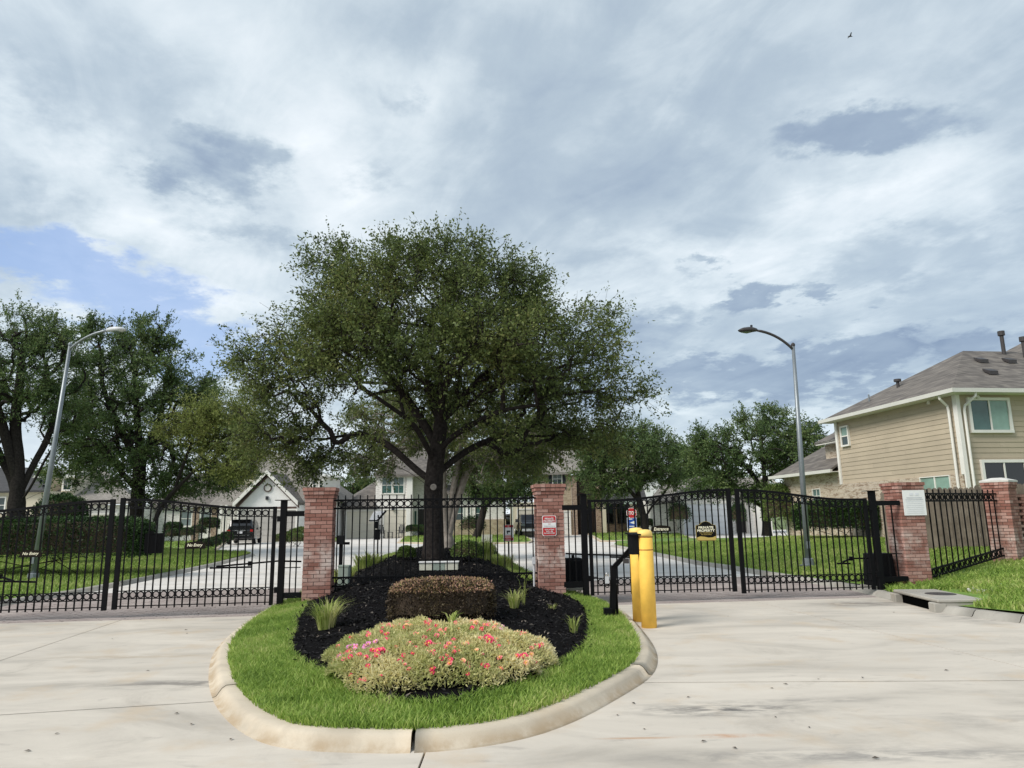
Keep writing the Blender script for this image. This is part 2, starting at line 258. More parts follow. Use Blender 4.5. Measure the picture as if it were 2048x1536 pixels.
# ------------------------------------------------------------------ mesh helpers
class MB:
    def __init__(s): s.v = []; s.f = []
    def add(s, vs, fs):
        k = len(s.v); s.v += [tuple(map(float, a)) for a in vs]; s.f += [tuple(i + k for i in f) for f in fs]; return s
    def box(s, c, d, rz=0.):
        x, y, z = d[0] / 2, d[1] / 2, d[2] / 2; cs, sn = math.cos(rz), math.sin(rz)
        vs = [(c[0] + a * x * cs - b * y * sn, c[1] + a * x * sn + b * y * cs, c[2] + e * z) for e in (-1, 1) for a, b in ((-1, -1), (1, -1), (1, 1), (-1, 1))]
        return s.add(vs, [(3, 2, 1, 0), (4, 5, 6, 7), (0, 1, 5, 4), (1, 2, 6, 5), (2, 3, 7, 6), (3, 0, 4, 7)])
    def b2(s, p, q_): return s.box([(a + b) / 2 for a, b in zip(p, q_)], [abs(a - b) for a, b in zip(p, q_)])
    def tube(s, pts, rad, n=8, cap=True):
        pts = [np.array(p, float) for p in pts]; m = len(pts)
        if not hasattr(rad, '__len__'): rad = [rad] * m
        ref = None; rings = []
        for i, p in enumerate(pts):
            t = pts[min(i + 1, m - 1)] - pts[max(i - 1, 0)]; t = t / (np.linalg.norm(t) + 1e-9)
            if ref is None: ref = np.cross(t, [0, 0, 1] if abs(t[2]) < .9 else [1, 0, 0])
            a = ref - t * (ref @ t); a /= np.linalg.norm(a) + 1e-9; ref = a; b = np.cross(t, a)
            rings += [p + rad[i] * (math.cos(2 * math.pi * k / n) * a + math.sin(2 * math.pi * k / n) * b) for k in range(n)]
        fs = [(i * n + k, i * n + (k + 1) % n, (i + 1) * n + (k + 1) % n, (i + 1) * n + k) for i in range(m - 1) for k in range(n)]
        if cap: fs += [tuple(range(n))[::-1], tuple((m - 1) * n + k for k in range(n))]
        return s.add(rings, fs)
    def bar(s, p, q_, w, h=None, upv=(0, 0, 1)):
        p, q_ = np.array(p, float), np.array(q_, float); t = q_ - p; t /= np.linalg.norm(t); h = h or w
        a = np.cross(t, upv); a = a / np.linalg.norm(a) if np.linalg.norm(a) > 1e-4 else np.array([1., 0, 0]); b = np.cross(a, t)
        vs = [e + i * a * w / 2 + j * b * h / 2 for e in (p, q_) for i, j in ((-1, -1), (1, -1), (1, 1), (-1, 1))]
        return s.add(vs, [(0, 1, 2, 3), (7, 6, 5, 4), (4, 5, 1, 0), (5, 6, 2, 1), (6, 7, 3, 2), (7, 4, 0, 3)])
    def prism(s, poly, z0, z1):          # poly: xy list, z0/z1 number or function
        n = len(poly); fz = lambda z, p_: z(p_) if callable(z) else z
        vs = [(x, y, fz(z0, (x, y))) for x, y in poly] + [(x, y, fz(z1, (x, y))) for x, y in poly]
        return s.add(vs, [tuple(range(n))[::-1], tuple(range(n, 2 * n))] + [(i, (i + 1) % n, n + (i + 1) % n, n + i) for i in range(n)])
    def slab(s, pts, thick):             # a planar polygon in space, thickened downwards
        n = len(pts); pts = [tuple(p) for p in pts]
        return s.add(pts + [(p[0], p[1], p[2] - thick) for p in pts], [tuple(range(n)), tuple(range(n, 2 * n))[::-1]] + [(i, n + i, n + (i + 1) % n, (i + 1) % n) for i in range(n)])
    def lathe(s, prof, n=16, c=(0, 0, 0)):
        vs = [(c[0] + r * math.cos(2 * math.pi * k / n), c[1] + r * math.sin(2 * math.pi * k / n), c[2] + z) for r, z in prof for k in range(n)]
        m = len(prof); return s.add(vs, [(i * n + k, i * n + (k + 1) % n, (i + 1) * n + (k + 1) % n, (i + 1) * n + k) for i in range(m - 1) for k in range(n)] + [tuple(range(n))[::-1], tuple((m - 1) * n + k for k in range(n))])
    def mesh(s, name, off=(0, 0, 0), smooth=False):
        me = bpy.data.meshes.new(name); me.from_pydata([(a - off[0], b - off[1], c_ - off[2]) for a, b, c_ in s.v], [], s.f); me.update()
        if smooth: me.polygons.foreach_set('use_smooth', [True] * len(me.polygons))
        return me
    def build(s, name, m, parent=None, smooth=False, world=True, bevel=0.):
        off = parent.location if (parent is not None and world) else (0, 0, 0)
        o_ = obj(name, s.mesh(name, off, smooth), m, parent)
        if bevel:
            md = o_.modifiers.new('bevel', 'BEVEL'); md.width = bevel; md.segments = 2; md.limit_method = 'ANGLE'
        return o_
def obj(name, me, m=None, parent=None, loc=None, rz=None, scale=None):
    o_ = bpy.data.objects.new(name, me); C.objects.link(o_)
    if m and me is not None and not me.materials: me.materials.append(MATS[m] if isinstance(m, str) else m)
    if parent is not None: o_.parent = parent
    if loc is not None: o_.location = loc
    if rz is not None: o_.rotation_euler = (0, 0, rz) if not hasattr(rz, '__len__') else rz
    if scale is not None: o_.scale = scale
    return o_
def tag(o_, label=None, cat=None, group=None, kind=None):
    for k, v_ in (('label', label), ('category', cat), ('group', group), ('kind', kind)):
        if v_: o_[k] = v_
    return o_
def thing(name, label, cat, loc=(0, 0, 0), rz=0., group=None):
    o_ = bpy.data.objects.new(name, None); C.objects.link(o_); o_.location = [float(a) for a in loc]; o_.rotation_euler = (0, 0, rz)
    o_.empty_display_size = .2
    return tag(o_, label, cat, group)
def struct(o_): o_['kind'] = 'structure'; return o_
def npmesh(name, V, nper, tint=None, extra=None):
    """V: (faces*nper, 3) vertices, one face per nper vertices"""
    V = np.asarray(V, np.float32).reshape(-1, 3); nf = len(V) // nper
    me = bpy.data.meshes.new(name); me.vertices.add(len(V)); me.vertices.foreach_set('co', V.ravel())
    me.loops.add(len(V)); me.loops.foreach_set('vertex_index', np.arange(len(V), dtype=np.int32))
    me.polygons.add(nf); me.polygons.foreach_set('loop_start', np.arange(nf, dtype=np.int32) * nper)
    try: me.polygons.foreach_set('loop_total', np.full(nf, nper, np.int32))
    except Exception: pass
    if tint is not None:
        a = me.attributes.new('tint', 'FLOAT', 'FACE'); a.data.foreach_set('value', np.asarray(tint, np.float32))
    me.update(calc_edges=True); return me
def unit(v): return v / (np.linalg.norm(v, axis=-1, keepdims=True) + 1e-9)
def leaves(Pn, Dn, L, wid=.45, rng=RNG, flat=.0):
    """quads: leaf at Pn pointing along Dn"""
    n = len(Pn); Dn = unit(Dn); rv = rng.normal(size=(n, 3)); rv[:, 2] += flat * 0
    sd = unit(np.cross(Dn, rv + np.array([0, 0, flat])))
    L = (np.full(n, L) if np.isscalar(L) else L)[:, None]; w = L * wid / 2
    bend = np.cross(sd, Dn) * L * .12
    return np.stack([Pn, Pn + Dn * L * .5 + sd * w + bend, Pn + Dn * L, Pn + Dn * L * .5 - sd * w + bend], 1).reshape(-1, 3)
def blades(Pn, h, w, lean=.5, rng=RNG):
    """bent grass blades: two quads each (second tapers to a near-point)"""
    n = len(Pn); a = rng.uniform(0, 2 * np.pi, n); sd = np.stack([np.cos(a), np.sin(a), 0 * a], 1)
    b = rng.uniform(0, 2 * np.pi, n); ln = np.stack([np.cos(b), np.sin(b), 0 * b], 1) * (rng.uniform(.2, 1, n) * lean)[:, None]
    h = (np.full(n, h) if np.isscalar(h) else h)[:, None]; w = (np.full(n, w) if np.isscalar(w) else w)[:, None]
    z = np.array([0, 0, 1.]); m_ = Pn + (z * .6 + ln * .35) * h; t = Pn + (z * .92 + ln * 1.) * h
    q1 = np.stack([Pn - sd * w, Pn + sd * w, m_ + sd * w * .8, m_ - sd * w * .8], 1); q2 = np.stack([m_ - sd * w * .8, m_ + sd * w * .8, t + sd * w * .08, t - sd * w * .08], 1)
    return np.concatenate([q1, q2], 1).reshape(-1, 3)
def inpoly(px, py, poly):
    r = np.zeros(len(px), bool); n = len(poly); j = n - 1
    for i in range(n):
        xi, yi = poly[i]; xj, yj = poly[j]
        r ^= ((yi > py) != (yj > py)) & (px < (xj - xi) * (py - yi) / (yj - yi + 1e-12) + xi); j = i
    return r
def polydist(px, py, poly, closed=True):
    d = np.full(np.shape(px), 1e9); n = len(poly)
    for i in range(n if closed else n - 1):
        a = np.array(poly[i]); b = np.array(poly[(i + 1) % n]); e = b - a; t = np.clip(((px - a[0]) * e[0] + (py - a[1]) * e[1]) / (e @ e + 1e-12), 0, 1)
        d = np.minimum(d, np.hypot(px - a[0] - t * e[0], py - a[1] - t * e[1]))
    return d
def scatter(poly, n, rng=RNG):
    xs = [p_[0] for p_ in poly]; ys = [p_[1] for p_ in poly]; out = []
    k = 0
    while k < n:
        a = rng.uniform(min(xs), max(xs), n * 2); b = rng.uniform(min(ys), max(ys), n * 2); ok = inpoly(a, b, poly); out.append(np.stack([a[ok], b[ok]], 1)); k += ok.sum()
        if ok.sum() == 0: break
    return np.concatenate(out)[:n]
def smoothpoly(pts, it=2):                # Chaikin, closed
    for _ in range(it):
        out = []
        for i in range(len(pts)):
            a, b = np.array(pts[i]), np.array(pts[(i + 1) % len(pts)]); out += [tuple(a * .75 + b * .25), tuple(a * .25 + b * .75)]
        pts = out
    return pts
def offset(pts, d, closed=True):
    n = len(pts); out = []
    for i in range(n):
        a = np.array(pts[(i - 1) % n if closed else max(i - 1, 0)]); b = np.array(pts[(i + 1) % n if closed else min(i + 1, n - 1)])
        t = b - a; t = t / (np.linalg.norm(t) + 1e-9); out.append((pts[i][0] + d * t[1], pts[i][1] - d * t[0]))
    return out
def area(p_): return .5 * sum(p_[i][0] * p_[(i + 1) % len(p_)][1] - p_[(i + 1) % len(p_)][0] * p_[i][1] for i in range(len(p_)))
TEXT = {}
def text(body, height, m, parent, p0, rz=0., width=None, shear=0., bold=0., depth=.002, name='lettering', rx=math.pi / 2):
    """flat lettering centred on p0, standing upright and facing -y turned by rz"""
    cu = bpy.data.curves.new('t', 'FONT'); cu.body = body; cu.size = 1; cu.align_x = 'CENTER'; cu.align_y = 'CENTER'; cu.shear = shear; cu.offset = bold; cu.extrude = .01; cu.resolution_u = 3
    to = bpy.data.objects.new('t', cu); C.objects.link(to); dg = bpy.context.evaluated_depsgraph_get(); me = bpy.data.meshes.new_from_object(to.evaluated_get(dg)); bpy.data.objects.remove(to)
    co = np.array([v.co[:] for v in me.vertices]); mn, mx = co.min(0), co.max(0); sz = mx - mn
    sx = (width / sz[0]) if width else height / sz[1]
    co = (co - (mn + mx) / 2) * np.array([sx, height / sz[1], depth / .02]); me.vertices.foreach_set('co', co.ravel().astype(np.float32)); me.update(); me.name = name
    me.materials.clear(); o_ = obj(name, me, m, parent); o_.location = [float(a - b) for a, b in zip(p0, parent.location)] if parent else p0
    o_.rotation_euler = (rx, 0, rz); return o_
BOX = MB().box((0, 0, .5), (1, 1, 1)).mesh('unit_bar')          # base at z = 0
def unitbox(m):
    k = 'box_' + m
    if k not in TEXT: TEXT[k] = MB().box((0, 0, 0), (1, 1, 1)).mesh(k); TEXT[k].materials.append(MATS[m])
    return TEXT[k]

# ================================================================== the setting: ground, streets, kerbs
KT = .10                                                         # kerb height
big = MB().add([(-600, -200, -.06), (600, -200, -.06), (600, 900, -.06), (-600, 900, -.06)], [(0, 1, 2, 3)])
struct(big.build('ground', 'ground'))
# front street: concrete slabs with open joints between them, on a dark bed
st = struct(obj('street', MB().add([(-45, -20, -.03), (45, -20, -.03), (45, 13.0, -.03), (-45, 13.0, -.03)], [(0, 1, 2, 3)]).mesh('street'), 'joint'))
TJ = [(-45, 1.2), (-4.46, 6.53), (-2.67, 6.9), (-.65, 7.16), (1.35, 7.36), (4.84, 7.2), (45, 5.6)]
def tj(x): return float(np.interp(x, [a for a, _ in TJ], [b for _, b in TJ]))
def pe(x): return gl(x) - .30                                    # near edge of the paver band
def lx(y): return -6.35 - .115 * (y - 10)                        # lengthwise joints
def rx_(y): return 5.0 - .126 * (y - 9.7)
jg = .008; JT = .015
def quadslab(name, pts): MB().slab([(x, y, 0.) for x, y in pts], .025).build(name, 'concrete', st)
quadslab('slab', [(-45, -20), (-.65 - jg, -20), (-.65 - jg, tj(-.65) - JT), (-2.67, tj(-2.67) - JT), (-4.46, tj(-4.46) - JT), (-45, tj(-45) - JT)])
quadslab('slab', [(-.65 + jg, -20), (45, -20), (45, tj(45) - JT), (4.84, tj(4.84) - JT), (1.35, tj(1.35) - JT), (-.65 + jg, tj(-.65) - JT)])
xa, xb = lx(6.1), lx(13)
quadslab('slab', [(-45, tj(-45) + JT), (xa - jg, tj(xa) + JT), (xb - jg, pe(xb)), (-45, pe(-45))])
quadslab('slab', [(xa + jg, tj(xa) + JT), (-4.46, tj(-4.46) + JT), (-2.67, tj(-2.67) + JT), (-1, tj(-1) + JT), (-1, pe(-1)), (xb + jg, pe(xb))])
xc, xd = rx_(7.2), rx_(14)
quadslab('slab', [(-1 + jg, tj(-1) + JT), (1.35, tj(1.35) + JT), (4.84, tj(4.84) + JT), (xc - jg, tj(xc) + JT), (xd - jg, pe(xd)), (-1 + jg, pe(-1))])
quadslab('slab', [(xc + jg, tj(xc) + JT), (45, tj(45) + JT), (45, pe(45)), (xd + jg, pe(xd))])
# road behind the gates: paver band, then concrete
pb0, pb1 = 0., 5.2
def band(x, k): return gl(x) - .30 + k
rd = struct(obj('road', MB().add([(-45, band(-45, 0), -.03), (45, band(45, 0), -.03), (45, band(45, pb1), -.03), (-45, band(-45, pb1), -.03)], [(0, 1, 2, 3)]).mesh('road'), 'joint'))
MB().slab([(-60, band(-60, pb1), 0), (60, band(60, pb1), 0), (60, 74, 0), (-60, 74, 0)], .025).build('road_slab', 'concrete_far', rd)
vs = []; tn = []; fs = []
cr, sr = math.cos(GROT), math.sin(GROT); rs = np.random.default_rng(5)
pv = MB()
for lo, hi in ((-12.5, -3.6), (.9, 8.6)):
    nr = int(pb1 / .105)
    for r in range(nr):
        nx = int((hi - lo) / .21)
        for k in range(nx):
            u = lo + (k + .5 * (r % 2) + .5) * .21; v_ = .055 + r * .105; x = u; y = band(x, v_)
            z = rs.uniform(-.003, .004); hx, hy = .101, .0485
            vv_ = [(x + a * hx * cr - b * hy * sr, y + a * hx * sr + b * hy * cr, zz) for zz in (z, -.03) for a, b in ((-1, -1), (1, -1), (1, 1), (-1, 1))]
            pv.v += vv_; q0 = len(pv.v) - 8; pv.f += [(q0, q0 + 1, q0 + 2, q0 + 3), (q0, q0 + 4, q0 + 5, q0 + 1), (q0 + 1, q0 + 5, q0 + 6, q0 + 2), (q0 + 3, q0, q0 + 4, q0 + 7)]
tag(pv.build('paving_bricks', 'paver', rd), kind='stuff')

# island between the lanes
ISL = [(-5.3, 36), (-5.5, 31), (-5.25, 26), (-4.95, 21), (-4.62, 17), (-4.38, 14.6), (-4.28, 13.2), (-4.12, 12), (-3.94, 11.0), (-3.64, 9.58), (-3.05, 8.02), (-2.55, 6.96), (-2.14, 6.28), (-1.75, 5.8), (-1.5, 5.67), (-1.25, 5.61), (-.68, 5.55), (-.12, 5.75),
       (.3, 6.21), (.73, 6.92), (1.14, 7.65), (1.36, 8.4), (1.5, 9.37), (1.58, 10.8), (1.62, 11.8), (1.55, 13), (1.33, 14.1), (1.1, 15.4), (.75, 17.5), (.3, 20.7), (-.2, 25), (-.6, 29.2), (-1.3, 35), (-2.2, 38), (-3.4, 39), (-4.6, 38)]
ISL = smoothpoly(ISL, 2)
if area(ISL) < 0: ISL = ISL[::-1]
def kerbs(name, line, seams, m='kerb', closed=True, w=.205, h=KT, parent=None, out=1):
    """a kerb of separate cast lengths: rounded top, battered face, a seam between lengths. line = inner edge, outward to the right of travel"""
    n = len(line); o1 = offset(line, w * .58 * out, closed); o2 = offset(line, w * out, closed); o15 = offset(line, w * .76 * out, closed); o0 = offset(line, -.03 * out, closed)
    root = parent
    cuts = sorted(set(seams)); cuts = cuts + [cuts[0] + n] if closed else [0] + cuts + [n - 1]
    for a, b in zip(cuts[:-1], cuts[1:]):
        idx = [i % n for i in range(a, b + 1)]; mb = MB(); k = len(idx)
        if k < 2: continue
        prof = [(o0, -.06), (o0, h - .005), (line, h), (o1, h), (o15, h - .022), (o2, .012), (offset(line, (w + .03) * out, closed), .0035), (offset(line, (w + .03) * out, closed), -.06)]
        for j, i in enumerate(idx):
            for L_, z in prof:
                x, y = L_[i]
                if j in (0, k - 1):                              # pull the end back for the seam
                    i2 = idx[1] if j == 0 else idx[-2]; d = np.array(L_[i2]) - np.array(L_[i]); d = d / (np.linalg.norm(d) + 1e-9) * (.014 if closed else .007); x += d[0]; y += d[1]
                mb.v.append((x, y, z))
        np_ = len(prof); mb.f = [(j * np_ + q, j * np_ + q + 1, (j + 1) * np_ + q + 1, (j + 1) * np_ + q) for j in range(k - 1) for q in range(np_ - 1)]
        mb.f += [tuple(range(np_)), tuple((k - 1) * np_ + q for q in range(np_))[::-1]]
        mb.build('kerb_length', m, root, smooth=True)
def nearest(line, p_): return int(np.argmin([math.hypot(a - p_[0], b - p_[1]) for a, b in line]))
ik = struct(thing('island_kerb', None, None))
kerbs('island_kerb', ISL, [nearest(ISL, p_) for p_ in [(-.68, 5.55), (-2.6, 7.05), (1.2, 7.8), (1.58, 10.8), (-4.0, 11.2), (-4.6, 17), (.75, 17.5), (-5.4, 28), (-.5, 28), (-3.4, 39)]], parent=ik)
MULCH = [(-3.9, 13.6), (-3.55, 12.4), (-3.28, 10.9), (-3.0, 9.9), (-2.72, 8.75), (-2.35, 7.95), (-1.98, 7.42), (-1.5, 6.55), (-1.09, 6.2), (-.6, 6.1), (-.3, 6.38), (.1, 6.8), (.56, 7.75), (.86, 8.6), (1.0, 9.5), (1.12, 10.8), (1.18, 12.2), (1.02, 13.6), (.6, 14.6), (.2, 16), (-.2, 19), (-.7, 24), (-1.3, 30), (-2.2, 35), (-3.4, 36.5), (-4.5, 34), (-4.75, 28), (-4.55, 22), (-4.3, 17), (-4.1, 15)]
MULCH = smoothpoly(MULCH, 1)
def zisl(x, y):
    d = polydist(x, y, ISL); t = np.clip(d / 1.9, 0, 1); t = t * t * (3 - 2 * t)
    A = np.interp(y, [5, 7, 10, 13, 16, 18.6, 24, 32, 40], [.10, .12, .20, .36, .44, .50, .44, .36, .2])
    return KT - .015 + A * t
def terrain(poly, zf, step, name, m, parent=None):
    xs = np.arange(min(a for a, _ in poly) - step, max(a for a, _ in poly) + step, step); ys = np.arange(min(b for _, b in poly) - step, max(b for _, b in poly) + step, step)
    X, Y = np.meshgrid(xs, ys, indexing='ij'); ins = inpoly(X.ravel(), Y.ravel(), poly).reshape(X.shape)
    d = polydist(X, Y, poly)
    keep = ins | (d < step * .0)
    # snap: outside vertices of boundary cells are pulled on to the outline
    Z = zf(X, Y); nx, ny = X.shape; use = {}; vs = []; fs = []
    P2 = np.array(poly)
    dense = np.concatenate([np.linspace(P2[i], P2[(i + 1) % len(P2)], max(2, int(np.linalg.norm(P2[(i + 1) % len(P2)] - P2[i]) / (step * .25))), endpoint=False) for i in range(len(P2))])
    def vid(i, j):
        if (i, j) not in use:
            x, y = X[i, j], Y[i, j]
            if not ins[i, j]:
                q_ = dense[np.argmin((dense[:, 0] - x) ** 2 + (dense[:, 1] - y) ** 2)]; x, y = q_
            use[i, j] = len(vs); vs.append((x, y, float(zf(np.array(x), np.array(y)))))
        return use[i, j]
    for i in range(nx - 1):
        for j in range(ny - 1):
            if ins[i, j] or ins[i + 1, j] or ins[i, j + 1] or ins[i + 1, j + 1]: fs.append((vid(i, j), vid(i + 1, j), vid(i + 1, j + 1), vid(i, j + 1)))
    return MB().add(vs, fs).build(name, m, parent, smooth=True)
struct(terrain(ISL, zisl, .3, 'island_lawn', 'thatch'))
struct(terrain(MULCH, lambda x, y: zisl(x, y) + .035, .16, 'mulch_bed', 'mulch'))
# mulch chips
pp = scatter(MULCH, 26000); pp = pp[(pp[:, 1] < 13.5) | (RNG.random(len(pp)) < .55)]
n = len(pp); P3 = np.column_stack([pp, zisl(pp[:, 0], pp[:, 1]) + .036 + RNG.uniform(0, .012, n)])
dv = RNG.normal(size=(n, 3)); dv[:, 2] *= .35
tag(obj('mulch_chips', npmesh('mulch_chips', leaves(P3, dv, RNG.uniform(.03, .09, n), .35, flat=3), 4, RNG.random(n)), 'chips'), 'black shredded bark chips covering the planting bed', 'mulch', kind='stuff')
# island turf
def turf(name, label, poly, dens, h, w, zf, m, excl=None, ylim=None, lean=.9):
    A = abs(area(poly)); q_ = scatter(poly, int(A * dens))
    if excl is not None: q_ = q_[~inpoly(q_[:, 0], q_[:, 1], excl)]
    n = len(q_); P_ = np.column_stack([q_, zf(q_[:, 0], q_[:, 1])]); hh = RNG.uniform(*h, n); t = np.repeat(RNG.random(n), 2)
    return tag(obj(name, npmesh(name, blades(P_, hh, RNG.uniform(w * .6, w * 1.2, n), lean), 4, t), m), label, 'grass', kind='stuff')
F1 = [p_ for p_ in ISL if p_[1] < 14.2]
ISLO = offset(ISL, .035)
turf('island_grass', 'bright green turf ringing the island inside its kerb', [p_ for p_ in ISLO if p_[1] < 14.4], 5600, (.035, .10), .0055, zisl, 'grass', [p_ for p_ in offset(MULCH, -.06) if p_[1] < 16])
turf('island_rear_grass', 'green turf along the island edges behind the iron fence', [p_ for p_ in ISLO if p_[1] >= 13.6], 420, (.07, .14), .014, zisl, 'lawn', MULCH)

# lawns
LL = [(-10.55, 13.2), (-10.63, 15.21), (-10.45, 17.4), (-10.58, 19.4), (-11.0, 23.7), (-11.45, 27.5), (-12.2, 32), (-12.75, 35.2), (-13.6, 36.6), (-16.2, 37.9), (-20.6, 42.5), (-27, 46.5), (-50, 48), (-50, 13.2)]
def zll(x, y): return KT + .10 * np.clip((-x - 11) / 6, 0, 1) + 0 * y
LLk = LL[:12]
if area(LL) < 0: pass
k1 = struct(thing('lawn_kerb', None, None)); kerbs('k', LLk, [3, 6, 9], 'kerb_old', closed=False, parent=k1)
struct(terrain(LL, zll, .8, 'lawn', 'lawn_base'))
turf('lawn_grass', 'mown green lawn left of the exit lane behind the left gate', [p_ for p_ in LL if p_[0] > -49] + [(-26, 13.2)], 210, (.05, .11), .018, zll, 'lawn')
LR = [(5.35, 39.2), (5.5, 38.0), (5.9, 30.7), (6.16, 24.1), (6.5, 22.1), (6.79, 19.3), (7.1, 17.1), (7.28, 15.5), (7.2, 14.3), (7.1, 13.1), (7.05, 12.1), (7.45, 10.8), (8.4, 9.0), (10.5, 6.5), (45, 6.5), (45, 47), (14, 46.5), (9.1, 47.5), (6.2, 44)]
def zlr(x, y):
    d = np.clip(np.asarray(x) - 7.1, 0, 30); base = KT + np.clip(d * .105, 0, .48); far = np.clip((np.asarray(y) - 33) / 12, 0, 1)
    return base * (1 - far) + far * .14
INL = ((7.14, 13.35), (7.03, 12.05))
k2 = struct(thing('roadside_kerb', None, None))
kerbs('k', LR[:9] + [(7.17, 13.75), INL[0]], [3, 5, 7], 'kerb_old', closed=False, parent=k2)
kerbs('k', [INL[1], (7.2, 11.45), (7.45, 10.8), (8.4, 9.0), (10.5, 6.5)], [1, 2], 'kerb_old', closed=False, parent=k2)
struct(terrain(LR, zlr, .6, 'verge_lawn', 'lawn_base'))
FR = [p_ for p_ in LR if 10.5 < p_[1] < 46]
turf('verge_grass', 'green lawn right of the entrance lane around the brick pillars', [(5.95, 30.7), (6.2, 24.1), (6.55, 22.1), (6.85, 19.3), (7.15, 17.1), (7.33, 15.5), (7.3, 13.9), (7.9, 13.3), (7.9, 12), (7.15, 11.6), (7.5, 10.8), (8.5, 9.0), (14, 9), (15, 23.5), (14.2, 31), (11, 33), (8, 40), (5.5, 38.5)], 330, (.05, .11), .016, zlr, 'lawn')
turf('verge_near_grass', 'longer ragged grass behind the storm drain by the right brick pillar', [(7.12, 14.2), (7.25, 13.6), (8.15, 13.5), (8.1, 12.2), (7.2, 11.7), (7.55, 10.7), (8.4, 9.2), (11, 9.2), (11, 15.5), (8.6, 14.3)], 1100, (.06, .14), .011, zlr, 'grass')
# far yards: turf islands beyond the cross street and kerbs in front of them
def yard(name, label, pix, z=.12, dens=14):
    poly = [tuple(gz(a, b, z)[:2]) for a, b in pix]
    if area(poly) < 0: poly = poly[::-1]
    o_ = struct(MB().prism(poly, -.05, z).build(name, 'lawn_base'))
    struct(MB().prism(offset(poly, .18), -.05, z - .02).build('yard_kerb', 'kerb'))
    n = int(min(9000, abs(area(poly)) * dens)); q_ = scatter(poly, n); P_ = np.column_stack([q_, np.full(n, z)])
    tag(obj('yard_grass', npmesh('yard_grass', blades(P_, RNG.uniform(.06, .14, n), RNG.uniform(.03, .05, n), .9), 4, np.repeat(RNG.random(n), 2)), 'lawn'), label, 'grass', kind='stuff')
yard('yard', 'grass and bed strip before the house with the white gable', [(180, 1089), (330, 1094), (428, 1097), (446, 1084), (468, 1070), (300, 1068), (150, 1072)])
yard('yard', 'front grass of the white brick house behind the oak', [(800, 1083), (905, 1085), (1055, 1083), (1062, 1080), (1035, 1064), (815, 1066)])
yard('yard', 'curved front grass of the brown brick house', [(1172, 1062), (1205, 1080), (1290, 1079), (1380, 1075), (1330, 1058), (1190, 1058)])
yard('yard', 'sliver of grass between the white house driveway and its red fence', [(664, 1082), (676, 1080), (690, 1068), (670, 1066)])

# ================================================================== masonry pillars
BK = MB().box((0, 0, 0), (.194, .0915, .058)).mesh('brick'); BK.materials.append(MATS['brick'])
HD = MB().box((0, 0, 0), (.092, .1015, .058)).mesh('header'); HD.materials.append(MATS['brick'])
def pillar(name, label, x, y, rz, z0, ncourse, cap=3, plate=False, Wd=.499):
    t = thing(name, label, 'brick pillar', (x, y, z0), rz, None)
    h = ncourse * .0675; hw = Wd / 2
    obj('mortar_core', MB().box((0, 0, h / 2), (Wd - .014, Wd - .014, h)).mesh('core'), 'mortar', t)
    for c_ in range(ncourse):
        z = (c_ + .5) * .0675
        for s_ in range(4):
            for k in range(2):
                u = -hw + .097 + k * .2035
                if c_ % 2: u = -u
                a = s_ * math.pi / 2; lx_, ly_ = u, -hw + .0458
                o_ = obj('brick', BK, None, t, (lx_ * math.cos(a) - ly_ * math.sin(a), lx_ * math.sin(a) + ly_ * math.cos(a), z), a)
                o_.location.x += random.uniform(-.0015, .0015); o_.location.y += random.uniform(-.0015, .0015)
    zt = h
    for c_ in range(cap):
        pr = (.016, .034, .050)[c_]; w2 = Wd + 2 * pr; n = 5; stp = (w2 - .1015) / n
        for s_ in range(4):
            a = s_ * math.pi / 2
            for k in range(n):
                lx_, ly_ = -w2 / 2 + stp * (k + .5), -w2 / 2 + .0508
                obj('cap_brick', HD, None, t, (lx_ * math.cos(a) - ly_ * math.sin(a), lx_ * math.sin(a) + ly_ * math.cos(a), zt + .034), a, (stp / .092 * .93, 1, 1))
        obj('mortar_bed', MB().box((0, 0, 0), (w2 - .014, w2 - .014, .0675)).mesh('bed'), 'mortar', t, (0, 0, zt + .0338))
        zt += .0675
    if plate:
        w2 = Wd / 2 + .04
        obj('capstone', MB().add([(-w2, -w2, 0), (w2, -w2, 0), (w2, w2, 0), (-w2, w2, 0), (-w2, -w2, .04), (w2, -w2, .04), (w2, w2, .04), (-w2, w2, .04), (-w2 * .35, -w2 * .35, .1), (w2 * .35, -w2 * .35, .1), (w2 * .35, w2 * .35, .1), (-w2 * .35, w2 * .35, .1)],
            [(0, 1, 5, 4), (1, 2, 6, 5), (2, 3, 7, 6), (3, 0, 4, 7), (4, 5, 9, 8), (5, 6, 10, 9), (6, 7, 11, 10), (7, 4, 8, 11), (8, 9, 10, 11), (3, 2, 1, 0)]).mesh('capstone'), 'stone_white', t, (0, 0, zt))
    return t
PLx, PRx, P3x = -3.61, .67, 7.99
pL = pillar('brick_pillar', 'red brick pillar left of the oak with a whitish bloom halfway up', PLx, gl(PLx) + .23, GROT, .05, 29)
pR = pillar('brick_pillar', 'red brick pillar right of the oak carrying the red private property sign', PRx, gl(PRx) + .23, GROT, .07, 29)
p3 = pillar('brick_pillar', 'red brick pillar at the entrance gate hinge with a white notice board', P3x + .02, gl(P3x) + .25, GROT, .03, 29)
p4 = pillar('brick_pillar', 'brick pillar with a pale capstone at the far right fence end', 10.98, 16.25, R_(38), .40, 25, cap=2, plate=True)
bw = thing('brick_wall', 'low brick garden wall running off the photo right of the capped pillar', 'wall', (11.2, 16.4, .4), R_(10))
obj('mortar_core', MB().box((2.3, .05, .78), (4.4, .18, 1.56)).mesh('core'), 'mortar', bw)
for c_ in range(23):
    for k in range(6):
        obj('brick', BK, None, bw, (.2 + (k + .5 * (c_ % 2)) * .2035 + .1, -.055, (c_ + .5) * .0675), 0.)
